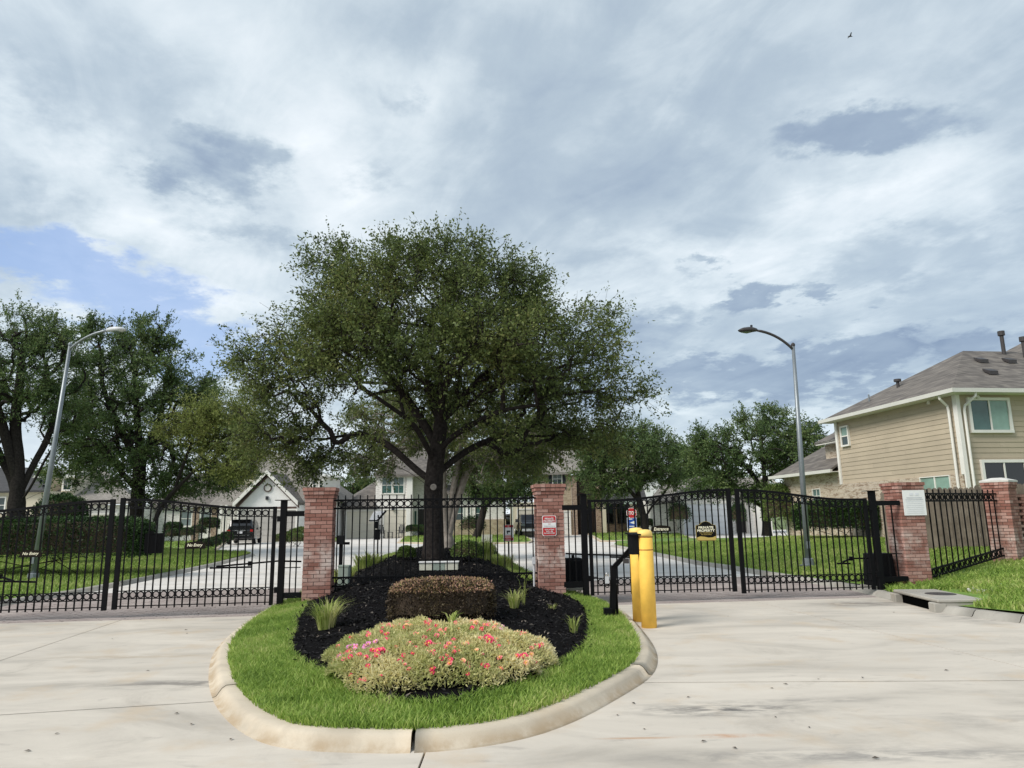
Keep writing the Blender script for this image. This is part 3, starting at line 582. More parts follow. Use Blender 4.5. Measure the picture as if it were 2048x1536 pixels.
MBx = MB().box((2.9, .03, .77), (2.7, .2, 1.54)); o_ = obj('masonry', MBx.mesh('masonry'), 'red_brick', bw)

# ================================================================== iron gates and fences
RING = MB(); nr = 14
for i in range(nr):
    a = 2 * math.pi * i / nr
    for r, y in ((.5, -.07), (.5, .07), (.36, .07), (.36, -.07)): RING.v.append((r * math.cos(a), y, r * math.sin(a)))
for i in range(nr):
    j = (i + 1) % nr
    for q_ in range(4): RING.f.append((i * 4 + q_, i * 4 + (q_ + 1) % 4, j * 4 + (q_ + 1) % 4, j * 4 + q_))
RING = RING.mesh('ring'); RING.materials.append(MATS['black_metal'])
BAR = BOX; BAR.materials.append(MATS['black_metal'])
def curve_rail(name, parent, f, L, w, h, n=16):
    mb = MB(); k = 0
    for i in range(n + 1):
        x = L * i / n; z = f(x)
        mb.v += [(x, -w / 2, z - h), (x, w / 2, z - h), (x, w / 2, z), (x, -w / 2, z)]
    mb.f = [(i * 4 + q_, i * 4 + (q_ + 1) % 4, (i + 1) * 4 + (q_ + 1) % 4, (i + 1) * 4 + q_) for i in range(n) for q_ in range(4)] + [(3, 2, 1, 0), (n * 4, n * 4 + 1, n * 4 + 2, n * 4 + 3)]
    return obj(name, mb.mesh(name), 'black_metal', parent)
def gate_leaf(label, x0, x1, zh0, zh1, zb, npk):
    """from the hinge end x0 to the meeting end x1 along the gate line; top rises in an S from zh0 to zh1"""
    y0, y1 = gl(x0), gl(x1); L = math.hypot(x1 - x0, y1 - y0); rz = math.atan2(y1 - y0, x1 - x0)
    t = thing('gate_leaf', label, 'gate', (x0, y0, 0), rz, 'iron driveway gate leaves')
    f = lambda x: zh0 + (zh1 - zh0) * (.5 - .5 * math.cos(math.pi * max(0, min(1, (x / L - .12) / .85))))
    for nm, x, top in (('hinge_stile', .03, f(0)), ('meeting_stile', L - .035, f(L) + .01)):
        obj(nm, BAR, None, t, (x, 0, zb - .01), 0., (.06 if nm[0] == 'h' else .075, .06, top - zb + .012))
    curve_rail('top_rail', t, f, L, .05, .045); curve_rail('ring_rail', t, lambda x: f(x) - .165, L, .02, .016)
    for z, nm in ((zb + .035, 'bottom_rail'), (zb + .155, 'ring_rail'), (zb + .29, 'ring_rail')): curve_rail(nm, t, lambda x, z=z: z + .016, L, .02, .016, 1)
    sp_ = (L - .14) / npk
    for i in range(npk):
        x = .07 + sp_ * (i + .5) if npk else 0
        obj('picket', BAR, None, t, (x, 0, zb), 0., (.021, .021, f(x) - .03 - zb))
    for i in range(npk - 1):
        x = .07 + sp_ * (i + 1)
        obj('ring', RING, None, t, (x, 0, zb + .23), 0., (.122, .14, .122))
        obj('ring', RING, None, t, (x, 0, f(x) - .108), 0., (.116, .14, .116))
    return t
gL1 = gate_leaf('outer exit gate leaf at the left photo edge with a No Entry plate', -9.85, -7.12, 1.86, 2.03, .14, 20)
gL2 = gate_leaf('exit gate leaf beside the left brick pillar with a No Entry plate', -4.33, -7.02, 1.87, 2.05, .15, 20)
gR1 = gate_leaf('entrance gate leaf with the Entrance plate behind the yellow bollards', 1.42, 4.25, 1.92, 2.10, .16, 21)
gR2 = gate_leaf('plain entrance gate leaf hinged next to the notice board pillar', 7.07, 4.36, 1.88, 2.09, .12, 20)
def iron_fence(label, A, B, zt, zb, npk, zg, slope=0.):
    A, B = np.array(A), np.array(B); L = np.linalg.norm(B - A); rz = math.atan2(B[1] - A[1], B[0] - A[0])
    t = thing('iron_fence', label, 'fence', (A[0], A[1], 0), rz)
    up_ = lambda x: slope * x
    for z, nm in ((zt, 'top_rail'), (zt - .15, 'top_rail'), (zb + .15, 'bottom_rail'), (zb, 'bottom_rail')): curve_rail(nm, t, lambda x, z=z: z + up_(x) * (1 if nm[0] == 'b' else .0), L, .035, .032, 1)
    sp_ = L / npk
    for i in range(npk):
        x = sp_ * (i + .5); b_ = zg + up_(x)
        obj('picket', BAR, None, t, (x, 0, b_), 0., (.021, .021, zt + .075 - b_))
    for i in range(npk - 1):
        x = sp_ * (i + 1)
        obj('ring', RING, None, t, (x, 0, zt - .09), 0., (.125, .14, .125)); obj('ring', RING, None, t, (x, 0, zb + .066 + up_(x)), 0., (.125, .14, .125))
    return t
iron_fence('straight black iron fence between the two brick pillars before the oak', (-3.35, gl(-3.35) + .16), (.42, gl(.42) + .16), 1.99, .44, 28, .34)
iron_fence('short black iron fence before the weathered wooden fence on the right', (8.28, 14.72), (10.78, 16.1), 1.98, .30, 14, .26, .12)
def gate_post(label, x, side, zt, zb, zf, px_, arms=True):
    """square hinge post with a plate on top, hinge lugs and the short barred panel that ties it to its pillar"""
    t = thing('gate_post', label, 'gate post', (x, gl(x) + .02, 0), GROT)
    obj('post', MB().box((0, 0, (zt + zf) / 2), (.105, .105, zt - zf)).mesh('post'), 'black_metal', t)
    obj('top_plate', MB().box((-.02 * side, 0, zt + .006), (.27, .16, .012)).mesh('plate'), 'galv' if False else 'black_metal', t)
    Lx = abs(px_ - x) / math.cos(GROT)
    for z in (zt - .24, zb): obj('cross_tube', MB().box((side * (Lx / 2 + .03), 0, z), (Lx, .085, .095)).mesh('tube'), 'black_metal', t)
    k = 2 if Lx < .62 else 3
    for i in range(k): obj('picket', BAR, None, t, (side * (.05 + (Lx - .02) * (i + 1) / (k + 1)), 0, zb), 0., (.021, .021, zt - .24 - zb))
    obj('middle_rod', MB().box((side * Lx / 2, .03, .78), (Lx, .016, .016)).mesh('rod'), 'black_metal', t)
    for z in (zt - .33, zb + .1): obj('hinge', MB().box((-side * .07, -.03, z), (.07, .05, .10)).box((-side * .13, -.03, z + .02), (.16, .018, .018)).mesh('hinge'), 'black_metal', t)
    return t
gate_post('black hinge post between the exit gate and the left brick pillar', -4.21, 1, 1.98, .30, .08, -3.88)
gate_post('black hinge post between the right brick pillar and the entrance gate', 1.33, -1, 2.02, .36, .08, .94)
gate_post('black hinge post tied to the notice board pillar by two cross tubes', 7.21, 1, 2.02, .30, .05, 7.74)
gate_post('black hinge post of the exit gate beyond the left photo edge', -9.95, -1, 1.98, .30, .02, -10.3)
# swing arms of the gate operators
def arm(label, pts, bar):
    p0 = np.array(pts[0]); t = thing('gate_opener', label, 'gate opener', tuple(p0))
    mb = MB()
    for a, b in zip(pts[:-1], pts[1:]): mb.bar(a, b, .025, .03)
    mb.build('arm', 'black_metal', t); MB().bar(*bar, .05, .03).build('bracket', 'black_metal', t)
    MB().box(pts[1], (.06, .06, .08)).build('pivot', 'black_metal', t); return t
def gpt(px, py, off=0.): return tuple(gp(px, py, off))
arm('jointed gate opener on the exit gate leaf by the left pillar', [gpt(432, 1133, -.08), gpt(500, 1127, -.3), gpt(556, 1122, -.12), gpt(603, 1123, -.16)], (gpt(420, 1136, -.04), gpt(503, 1134, -.04)))
arm('gate opener bar across the exit gate leaf at the left photo edge', [gpt(-40, 1150, -.3), gpt(0, 1153, -.3), gpt(27, 1162, -.08)], (gpt(-20, 1162, -.04), gpt(72, 1164, -.04)))
arm('straight gate opener across the entrance leaf behind the bollards', [gpt(1131, 1107, -.25), gpt(1172, 1109, -.2), gpt(1262, 1111, -.08)], (gpt(1222, 1114, -.04), gpt(1290, 1115, -.04)))
arm('jointed gate opener on the plain entrance leaf by the notice pillar', [gpt(1686, 1124, -.08), gpt(1702, 1117, -.3), gpt(1765, 1116, -.5)], (gpt(1675, 1127, -.04), gpt(1700, 1127, -.04)))
def cabinet(label, c_, d, rz=GROT, taper=.86, m='black_plastic'):
    x, y, z = d[0] / 2, d[1] / 2, d[2]; t = thing('operator_cabinet', label, 'cabinet', c_, rz)
    vs = [(a * x, b * y, 0) for a, b in ((-1, -1), (1, -1), (1, 1), (-1, 1))] + [(a * x * taper, b * y * taper, z) for a, b in ((-1, -1), (1, -1), (1, 1), (-1, 1))]
    o_ = obj('cover', MB().add(vs, [(3, 2, 1, 0), (4, 5, 6, 7), (0, 1, 5, 4), (1, 2, 6, 5), (2, 3, 7, 6), (3, 0, 4, 7)]).mesh('cover'), m, t)
    md = o_.modifiers.new('bevel', 'BEVEL'); md.width = .03; md.segments = 3
    obj('base_pad', MB().box((0, 0, .0), (d[0] + .08, d[1] + .08, .05)).mesh('pad'), 'kerb_old', t)
    obj('shaft', MB().tube([(0, 0, z - .02), (0, 0, z + .06)], .03, 8).mesh('shaft'), 'black_metal', t); return t
cabinet('dark operator cabinet behind the notice pillar hinge post', (7.45, 15.0, .12), (.5, .42, .66))
cabinet('black operator cabinet peeking out behind the right brick pillar', (1.16, 14.55, .22), (.4, .4, .58))

# ================================================================== trees
def resample(pts, step):
    pts = [np.array(p_, float) for p_ in pts]; out = [pts[0]]
    for a, b in zip(pts[:-1], pts[1:]):
        k = max(1, int(np.linalg.norm(b - a) / step)); out += [a + (b - a) * (i + 1) / k for i in range(k)]
    return out
def spline(pts, it=2):
    pts = [np.array(p_, float) for p_ in pts]
    for _ in range(it):
        out = [pts[0]]
        for a, b in zip(pts[:-1], pts[1:]): out += [a * .75 + b * .25, a * .25 + b * .75]
        pts = out + [pts[-1]]
    return pts
def tree(name, label, trunks, lobes, nat, nleaf, leaf, seed, r0, lm='oak_leaf', bm='bark', twig=(.3, .7), cat='tree', extra=None, spread=.3, upb=.25, group=None, crown_name='crown', shell=2.0):
    """trunks: list of polylines (first starts at the base); lobes: (centre, radii). Limbs grow out to points spread through the
    lobes, each joined to the branch that reaches it best; leaves sit on twigs at the branch ends"""
    rg = np.random.default_rng(seed)
    base = np.array(trunks[0][0], float); N = []; PA = []; PL = []; hand = []
    def addpath(pts, start, hw):
        k = start
        for p_ in pts:
            PA.append(k); PL.append((PL[k] + np.linalg.norm(p_ - N[k])) if k >= 0 else 0.); N.append(p_); hand.append(hw); k = len(N) - 1
        return k
    tp = resample(spline(trunks[0]), .3); addpath(tp, -1, True)
    for b in trunks[1:]:
        b = resample(spline(b), .3); A = np.array(N); j = int(np.argmin(np.linalg.norm(A - b[0], axis=1))); addpath(b[1:], j, True)
    nh = len(N); zmin = N[int(len(tp) * .55)][2]
    vol = np.array([np.prod(l[1]) for l in lobes]); vol = vol ** .8; pick = rg.choice(len(lobes), nat, p=vol / vol.sum())
    dirs = unit(rg.normal(size=(nat, 3))); rad = rg.random(nat) ** (1 / (3.2 * shell / 2))
    AT = np.array([np.array(lobes[i][0]) + dirs[k] * rad[k] * np.array(lobes[i][1]) for k, i in enumerate(pick)])
    fork = np.array(tp[int(len(tp) * .7)]); AT = AT[np.argsort(np.linalg.norm(AT - fork, axis=1))]
    NA = np.zeros((nh + nat * 4, 3)); NA[:nh] = N; PLA = np.zeros(len(NA)); PLA[:nh] = PL; cnt = nh; elig = np.zeros(len(NA), bool); elig[:nh] = np.array(N)[:, 2] > zmin
    tips = []
    for p_ in AT:
        d = np.linalg.norm(NA[:cnt] - p_, axis=1); cst = d + .22 * PLA[:cnt]; cst[~elig[:cnt]] = 1e6
        j = int(np.argmin(cst)); L = d[j]; k = 3 if L > .9 else 2; prev = j
        a = NA[j].copy(); side = rg.normal(size=3) * L * .09; sag = np.array([0, 0, L * .07])
        for s_ in range(1, k + 1):
            t = s_ / k; q_ = a + (p_ - a) * t + (side + sag) * math.sin(math.pi * t)
            NA[cnt] = q_; PLA[cnt] = PLA[prev] + np.linalg.norm(q_ - NA[prev]); PA.append(prev); elig[cnt] = True; prev = cnt; cnt += 1
        tips.append(prev)
    NA = NA[:cnt]; PA = np.array(PA); ch = [[] for _ in range(cnt)]
    for i in range(1, cnt):
        if PA[i] >= 0: ch[PA[i]].append(i)
    r = np.zeros(cnt); order = np.argsort(-PLA[:cnt])
    for i in order: r[i] = max(.0055, sum(r[c_] ** 2.35 for c_ in ch[i]) ** (1 / 2.35)) if ch[i] else .0055
    k = r0 / r[0]; r = np.where(r * k > r0 * .1, r * k, np.maximum(r * min(k, 1.6), .005))
    h0 = N[0][2]; flare = [1 + .35 * math.exp(-(NA[i][2] - h0) / .35) if i < len(tp) else 1. for i in range(cnt)]
    mb = MB(); done = set()
    def chain(i):
        path = [PA[i], i] if PA[i] >= 0 else [i]
        while ch[i]: i = max(ch[i], key=lambda c_: r[c_]); path.append(i)
        return path
    stack = [0]; heads = [0]
    while heads:
        h_ = heads.pop(); pth = chain(h_); own = pth[1:] if PA[h_] >= 0 else pth
        for q_ in own:
            best = max(ch[q_], key=lambda c_: r[c_]) if ch[q_] else None
            heads += [c_ for c_ in ch[q_] if c_ != best]
        rr = [min(r[pth[1]] * 1.15, r[pth[0]]) if (PA[h_] >= 0 and j == 0) else r[q_] * flare[q_] for j, q_ in enumerate(pth)]
        mx = max(rr); sides = 14 if mx > .12 else 8 if mx > .05 else 5 if mx > .02 else 3
        if len(pth) > 1: mb.tube([NA[q_] for q_ in pth], rr, sides, cap=False)
    t = thing(name, label, cat, tuple(base), group=group)
    mb.build('trunk', bm, t, smooth=True)
    # twigs and leaves
    tips = np.array(tips); cen = np.mean([l[0] for l in lobes], axis=0)
    small = np.where((r < .03) & (np.arange(cnt) >= nh))[0]; src = np.concatenate([tips, tips, small])
    ntw = max(10, nleaf // 11); wt = rg.gamma(.5, 1., cnt)[src] + .08; s_ = rg.choice(src, ntw, p=wt / wt.sum()); out = unit(NA[s_] - cen); td = unit(out * .7 + rg.normal(size=(ntw, 3)) * .75 + np.array([0, 0, upb]))
    tl = rg.uniform(*twig, ntw); tp0 = NA[s_] + rg.normal(size=(ntw, 3)) * spread * .33
    w = rg.integers(0, ntw, nleaf); f = rg.random(nleaf) ** .8
    Pn = tp0[w] + td[w] * (tl[w] * f)[:, None] + rg.normal(size=(nleaf, 3)) * .035; Dn = td[w] * .6 + rg.normal(size=(nleaf, 3)) * .8
    V = leaves(Pn, Dn, rg.uniform(.65, 1.25, nleaf) * leaf, .5, rg) - base
    obj(crown_name, npmesh('crown', V, 4, np.clip(rg.random(nleaf) * .75 + rg.random(ntw)[w] * .25, 0, 1)), lm, t)
    sw_ = unit(np.cross(td, rg.normal(size=(ntw, 3)))) * (leaf * .07); e_ = tp0 + td * tl[:, None] * .92
    obj('twigs', npmesh('twigs', np.stack([tp0 - sw_ - base, tp0 + sw_ - base, e_ + sw_ * .3 - base, e_ - sw_ * .3 - base], 1).reshape(-1, 3), 4), bm, t)
    if extra: extra(t, NA, tips, rg, base)
    return t
def pts3(pix, Y0, dy): return [tuple(at(a, b, Y0 + (dy[i] if hasattr(dy, '__len__') else dy * i))) for i, (a, b) in enumerate(pix)]
def lob(px, py, Y, rx, rz, ry=None):
    c_ = at(px, py, Y); e = at(px + rx, py, Y); u_ = at(px, py - rz, Y); a = e[0] - c_[0]; b = u_[2] - c_[2]
    return (c_, (a, ry or a, b))
Y0 = 18.6
limbs = [pts3([(866, 1122), (868, 1060), (866, 1000), (868, 950), (876, 891), (884, 831), (880, 740), (890, 640)], Y0, 0.),
         pts3([(866, 985), (849, 965), (798, 932), (743, 921), (697, 900), (650, 893), (600, 905)], Y0, -.35),
         pts3([(864, 962), (835, 942), (780, 891), (743, 873), (697, 869), (641, 880), (577, 896), (530, 890)], Y0, .25),
         pts3([(870, 930), (853, 891), (826, 845), (780, 813), (733, 780), (697, 768), (640, 772), (580, 760)], Y0, -.45),
         pts3([(876, 900), (850, 850), (812, 794), (770, 745), (750, 690), (735, 640), (720, 570)], Y0, .2),
         pts3([(884, 840), (850, 760), (800, 700), (789, 650), (780, 560)], Y0, -.5),
         pts3([(868, 955), (899, 926), (941, 896), (1010, 866), (1065, 873), (1111, 871), (1160, 860)], Y0, .35),
         pts3([(876, 905), (904, 873), (950, 845), (996, 822), (1065, 810), (1135, 806), (1200, 780)], Y0, -.4),
         pts3([(884, 840), (930, 790), (985, 730), (1030, 680), (1060, 610)], Y0, .45), pts3([(882, 800), (920, 700), (950, 610), (960, 530)], Y0, -.3),
         pts3([(884, 850), (880, 800), (900, 740), (930, 700)], Y0, -.9), pts3([(884, 850), (860, 800), (850, 720), (840, 640)], Y0, .9)]
L1 = [lob(860, 665, Y0, 240, 150, 3.4), lob(715, 610, Y0, 115, 95, 2.4), lob(990, 625, Y0, 120, 95, 2.4), lob(1110, 720, Y0 - .3, 140, 95, 2.5), lob(1230, 785, Y0, 80, 50, 1.3), lob(610, 725, Y0 - .3, 130, 82, 2.2), lob(520, 715, Y0, 72, 58, 1.2),
      lob(565, 835, Y0, 95, 70, 1.5), lob(940, 770, Y0 + 2.2, 190, 120, 2.2), lob(860, 545, Y0, 150, 48, 2.0), lob(675, 530, Y0, 55, 40, 1.0), lob(930, 505, Y0, 50, 24, .8), lob(800, 510, Y0, 40, 24, .8), lob(1150, 840, Y0 + .4, 100, 42, 1.6), lob(770, 690, Y0 - 2.2, 190, 90, 1.4), lob(1000, 690, Y0 - 2.4, 170, 90, 1.4), lob(1050, 560, Y0, 50, 36, 1.), lob(640, 900, Y0 + .5, 80, 26, .8), lob(740, 880, Y0 + 1.5, 60, 50, .8), lob(1190, 650, Y0, 45, 45, .8), lob(530, 885, Y0, 70, 42, 1.2), lob(610, 930, Y0 + .5, 60, 20, .8), lob(1190, 880, Y0 + .3, 90, 32, 1.3), lob(1060, 905, Y0 + .6, 70, 24, 1.1), lob(760, 850, Y0 - 1.5, 70, 34, 1.), lob(980, 850, Y0 - 1.5, 80, 34, 1.)]
def scar(t, NA, tips, rg, base):     # pale ring of a pruned limb
    p_ = at(867, 974, Y0 - .34); o_ = MB().lathe([(.075, -.012), (.082, .02), (.05, .028), (.045, .01)], 12).build('pruning_scar', 'pale_bark', t, world=False)
    o_.location = [float(a) for a in p_ - base]; o_.rotation_euler = (math.pi / 2, 0, 0)
tree('oak_tree', 'large spreading oak in the black mulch behind the iron fence', limbs, L1, 1850, 152000, .088, 3, .245, twig=(.25, .85), upb=.1, extra=scar)
# pale peeled trunk right behind it
Yb = 27.5
tree('peeled_tree', 'pale peeling multi-stemmed tree directly behind the large oak', [pts3([(893, 1096), (896, 1040), (906, 980), (918, 900), (940, 820)], Yb, 0.), pts3([(893, 1070), (886, 1000), (884, 930)], Yb, -.05), pts3([(895, 1080), (912, 1010), (930, 950), (960, 905)], Yb, .1), pts3([(895, 1085), (903, 1020), (910, 960), (920, 915), (990, 900), (1050, 905)], Yb, .12)],
     [lob(960, 860, Yb, 150, 70, 2.6), lob(1040, 900, Yb, 80, 45, 1.8), lob(800, 850, Yb, 110, 60, 2.2), lob(750, 930, Yb, 60, 28, 1.2), lob(990, 930, Yb, 110, 30, 1.5), lob(1080, 870, Yb, 70, 40, 1.6)], 500, 60000, .10, 8, .24, 'oak_leaf', 'pale_bark', twig=(.3, .7))
# left trees
Yc = 30.
tree('oak_tree', 'multi-stemmed oak rising behind the big hedge at the left photo edge', [pts3([(30, 1095), (32, 1040), (34, 985), (40, 930), (28, 850), (40, 760), (50, 680)], Yc, 0.), pts3([(34, 1000), (20, 940), (-20, 890), (-70, 850)], Yc, .2), pts3([(38, 990), (66, 930), (95, 880), (110, 830), (120, 780)], Yc, .3), pts3([(36, 1010), (62, 975), (92, 915), (118, 880)], Yc, -.2),
     pts3([(38, 1005), (80, 985), (130, 966), (190, 966), (245, 962), (300, 945), (350, 925)], Yc, -.3), pts3([(34, 960), (10, 870), (-10, 800)], Yc, -.3)],
     [lob(20, 750, Yc, 110, 100, 3.), lob(-110, 780, Yc, 120, 110, 3.), lob(40, 665, Yc, 66, 48, 1.8), lob(100, 740, Yc, 60, 85, 2), lob(110, 830, Yc, 55, 40, 1.4), lob(30, 625, Yc, 24, 20, .7), lob(-40, 900, Yc, 60, 40, 1.2), lob(95, 650, Yc, 25, 30, .7)], 640, 56000, .105, 21, .33, 'oak_leaf2', twig=(.3, .8))
Yd = 37.
tree('oak_tree', 'dense dark oak on the left lawn in a ring of red mulch', [pts3([(272, 1100), (272, 1050), (275, 1000), (280, 940), (275, 850), (270, 750), (260, 690)], Yd, 0.), pts3([(274, 1045), (300, 1030), (330, 1000), (380, 975)], Yd, -.3), pts3([(276, 985), (310, 940), (360, 900), (420, 870)], Yd, -.4), pts3([(276, 985), (240, 940), (200, 900), (170, 860)], Yd, .3), pts3([(280, 930), (320, 850), (330, 760)], Yd, .4), pts3([(280, 930), (230, 840), (200, 760), (200, 690)], Yd, -.3)],
     [lob(260, 830, Yd, 130, 110, 4.), lob(190, 700, Yd, 60, 60, 2.), lob(270, 680, Yd, 80, 55, 2.2), lob(330, 770, Yd, 90, 70, 3.), lob(190, 820, Yd, 80, 110, 3.), lob(290, 930, Yd - 1, 180, 48, 3.), lob(430, 840, Yd, 65, 55, 2.), lob(195, 655, Yd, 28, 26, 1.), lob(310, 690, Yd, 40, 30, 1.), lob(420, 930, Yd, 80, 50, 2.4), lob(180, 930, Yd + 1, 90, 50, 2.6), lob(350, 970, Yd, 120, 26, 2.4), lob(470, 950, Yd + 1, 50, 45, 2.), lob(380, 790, Yd, 50, 40, 1.5)], 900, 92000, .13, 33, .34, 'oak_leaf2', twig=(.35, .9))
Ye = 25.
tree('oak_tree', 'yellow green drooping tree before the white gable house', [pts3([(300, 1102), (304, 1060), (322, 1010), (370, 960), (430, 900)], 33, 0.), pts3([(350, 975), (370, 920), (390, 870)], 33, -.2), pts3([(390, 940), (470, 890), (500, 850)], 33, .1)],
     [lob(430, 835, 32.5, 80, 36, 1.8), lob(385, 862, 32.5, 55, 28, 1.6), lob(480, 870, 33, 60, 55, 1.8), lob(460, 920, 32.5, 65, 28, 1.6), lob(495, 805, 33, 38, 30, 1.2)], 330, 34000, .10, 37, .10, 'oak_yellow', twig=(.4, 1.0), upb=-.1)
# right trees
Yf = 56.
tree('oak_tree', 'round dark oak before the brown brick house right of the pillar', [pts3([(1290, 1062), (1288, 1035), (1278, 1000), (1272, 960), (1268, 910), (1262, 880)], Yf, 0.), pts3([(1288, 1040), (1305, 1010), (1330, 985), (1350, 950)], Yf, .3), pts3([(1280, 1005), (1255, 975), (1230, 955), (1200, 940)], Yf, -.3), pts3([(1275, 985), (1300, 940), (1320, 910)], Yf, .4)],
     [lob(1260, 910, Yf, 95, 45, 4.), lob(1210, 940, Yf, 70, 45, 3.), lob(1320, 930, Yf, 60, 50, 3.), lob(1180, 900, Yf, 40, 30, 2.), lob(1290, 875, Yf, 40, 26, 1.6), lob(1225, 880, Yf, 40, 26, 1.6), lob(1215, 985, Yf, 40, 20, 1.6)], 420, 46000, .17, 41, .26, 'oak_leaf2', twig=(.5, 1.2))
Yg = 44.
tree('oak_tree', 'broad bushy oak left of the right street lamp', [pts3([(1534, 1072), (1533, 1040), (1532, 1010), (1530, 970), (1525, 900), (1520, 850)], Yg, 0.), pts3([(1533, 1020), (1505, 1000), (1485, 985), (1450, 950)], Yg, -.3), pts3([(1533, 1015), (1550, 990), (1580, 960), (1610, 930)], Yg, .3), pts3([(1531, 985), (1490, 930), (1440, 890)], Yg, .4)],
     [lob(1520, 900, Yg, 100, 62, 3.6), lob(1430, 910, Yg, 60, 55, 2.6), lob(1600, 920, Yg, 55, 60, 2.6), lob(1440, 970, Yg, 60, 26, 2.2), lob(1525, 845, Yg, 48, 28, 1.6), lob(1550, 985, Yg, 70, 22, 2.2), lob(1400, 890, Yg, 26, 22, 1.1), lob(1600, 865, Yg, 34, 24, 1.2)], 500, 54000, .14, 47, .25, 'oak_leaf2', twig=(.4, 1.0))
Yh = 58.
tree('leaning_tree', 'small leaning tree before the white brick house right of the oak', [pts3([(953, 1076), (960, 1050), (966, 1025), (972, 1000), (985, 965)], Yh, 0.), pts3([(968, 1015), (1000, 985), (1040, 960)], Yh, .2), pts3([(970, 1005), (950, 975), (935, 955)], Yh, -.2)],
     [lob(1000, 950, Yh, 70, 45, 3.), lob(950, 950, Yh, 45, 38, 2.2), lob(1055, 950, Yh, 40, 40, 2.), lob(1010, 990, Yh, 60, 18, 2.)], 240, 26000, .17, 53, .28, 'oak_leaf2', twig=(.5, 1.1))
for lb, x, y, w, h, Y_, sd in [('loose bushy tree between the white gable house and the garages', 700, 975, 38, 26, 92, 61), ('far tree peeping over the garage roof line', 735, 980, 26, 20, 120, 62), ('far tree behind the beige house at the left', 120, 960, 90, 22, 90, 63), ('distant treetops right of the round dark oak', 1372, 935, 40, 34, 96, 64), ('treetop behind the tan sided house', 1660, 930, 50, 46, 62, 65), ('far tree behind the white gable house', 640, 978, 28, 22, 96, 66), ('far tree filling the gap behind the bushy oak', 1450, 968, 60, 26, 100, 67)]:
    p0 = at(x, y + h, Y_); s_ = lob(x, y, Y_, w, h)
    tree('background_tree', lb, [[(p0[0], Y_, 0.), (p0[0], Y_, p0[2] * .5), (p0[0] + .3, Y_, p0[2]), tuple(at(x, y, Y_))]], [s_, lob(x - w * .5, y + h * .3, Y_, w * .6, h * .7), lob(x + w * .5, y + h * .25, Y_, w * .6, h * .7)], 130, 9000, .003 * Y_, sd, .2, 'oak_leaf2', twig=(.6, 1.4), group='background trees')

# ================================================================== hedges, shrubs, grasses, flowers
def boxhedge(name, label, cat, c_, d, rz, n, leaf, lm='hedge_leaf', topm=None, topn=0, rough=.05, group=None, pw=5., core='soil', seed=1):
    """clipped shrub: leaves over and just inside a rounded block, a twiggy core, short stems"""
    rg = np.random.default_rng(seed); t = thing(name, label, cat, c_, rz, group)
    def shell(n, top=False):
        v_ = unit(rg.normal(size=(n, 3))); v_[:, 2] = np.where(v_[:, 2] < -.35, -v_[:, 2], v_[:, 2])
        if top: v_[:, 2] = np.abs(v_[:, 2]) * .7 + .5; v_ = unit(v_ * np.array([1.5, 1.5, 1]))
        k = 1 / (np.sum(np.abs(v_) ** pw, 1) ** (1 / pw)); p_ = v_ * k[:, None]
        w = 1 + rough * np.sin(p_[:, 0] * 7 + seed) * np.cos(p_[:, 1] * 6 - seed) + rg.normal(size=n) * rough * .6
        return p_ * w[:, None] * np.array(d) / 2 * np.clip(1 - np.abs(rg.normal(size=n)) * .05, .7, 1)[:, None] + np.array([0, 0, d[2] / 2]), v_
    P_, nv = shell(n); V = leaves(P_, nv * .6 + rg.normal(size=(n, 3)) * .8, rg.uniform(.6, 1.3, n) * leaf, .55, rg)
    keep = np.repeat(P_[:, 2] > .01, 4); V = V[keep]; obj('foliage', npmesh('foliage', V, 4, rg.random(len(V) // 4)), lm, t)
    if topn:
        P_, nv = shell(topn, True); P_[:, 2] += .012; V = leaves(P_, nv + rg.normal(size=(topn, 3)) * .8, rg.uniform(.6, 1.3, topn) * leaf, .5, rg); ok = P_[:, 2] > d[2] * .80
        obj('new_growth', npmesh('new_growth', V[np.repeat(ok, 4)], 4, rg.random(ok.sum())), topm or lm, t)
    mb = MB(); prof = []
    for a in range(7):
        e = a / 6 * math.pi / 2
        for k in range(12):
            th = 2 * math.pi * k / 12; v_ = np.array([math.cos(th) * math.cos(e), math.sin(th) * math.cos(e), math.sin(e) if a else -.25]); kk = 1 / (np.sum(np.abs(v_) ** pw) ** (1 / pw)); mb.v.append(tuple(v_ * kk * np.array(d) / 2 * .88 + np.array([0, 0, d[2] / 2])))
    mb.f = [(a * 12 + k, a * 12 + (k + 1) % 12, (a + 1) * 12 + (k + 1) % 12, (a + 1) * 12 + k) for a in range(6) for k in range(12)] + [tuple(range(12))[::-1]]
    obj('inner_twigs', mb.mesh('inner_twigs'), core, t)
    st_ = MB()
    for k in range(5): st_.tube([(rg.uniform(-.3, .3) * d[0], rg.uniform(-.3, .3) * d[1], -.05), (rg.uniform(-.3, .3) * d[0], rg.uniform(-.3, .3) * d[1], d[2] * .3)], .012, 5)
    obj('stems', st_.mesh('stems'), 'bark', t); return t
hc = gz(880, 1222, .3); zz = float(zisl(np.array(-1.35), np.array(10.4)))
boxhedge('clipped_hedge', 'low clipped block hedge with reddish new growth before the iron fence', 'hedge', (-.98, 9.85, zz - .16), (1.40, .88, .66), R_(3), 17000, .030, 'loro_dark', 'loro_top', 8000, .035, pw=3.6, seed=2)
zl = lambda x, y: float(zll(np.array(x), np.array(y)))
boxhedge('big_hedge', 'big dark clipped hedge behind the outer exit gate leaf', 'hedge', (-14.7, 21.8, .18), (6.9, 2.0, 1.62), R_(8), 34000, .07, 'hedge_leaf', 'hedge_leaf', 8000, .03, seed=3, pw=7.)
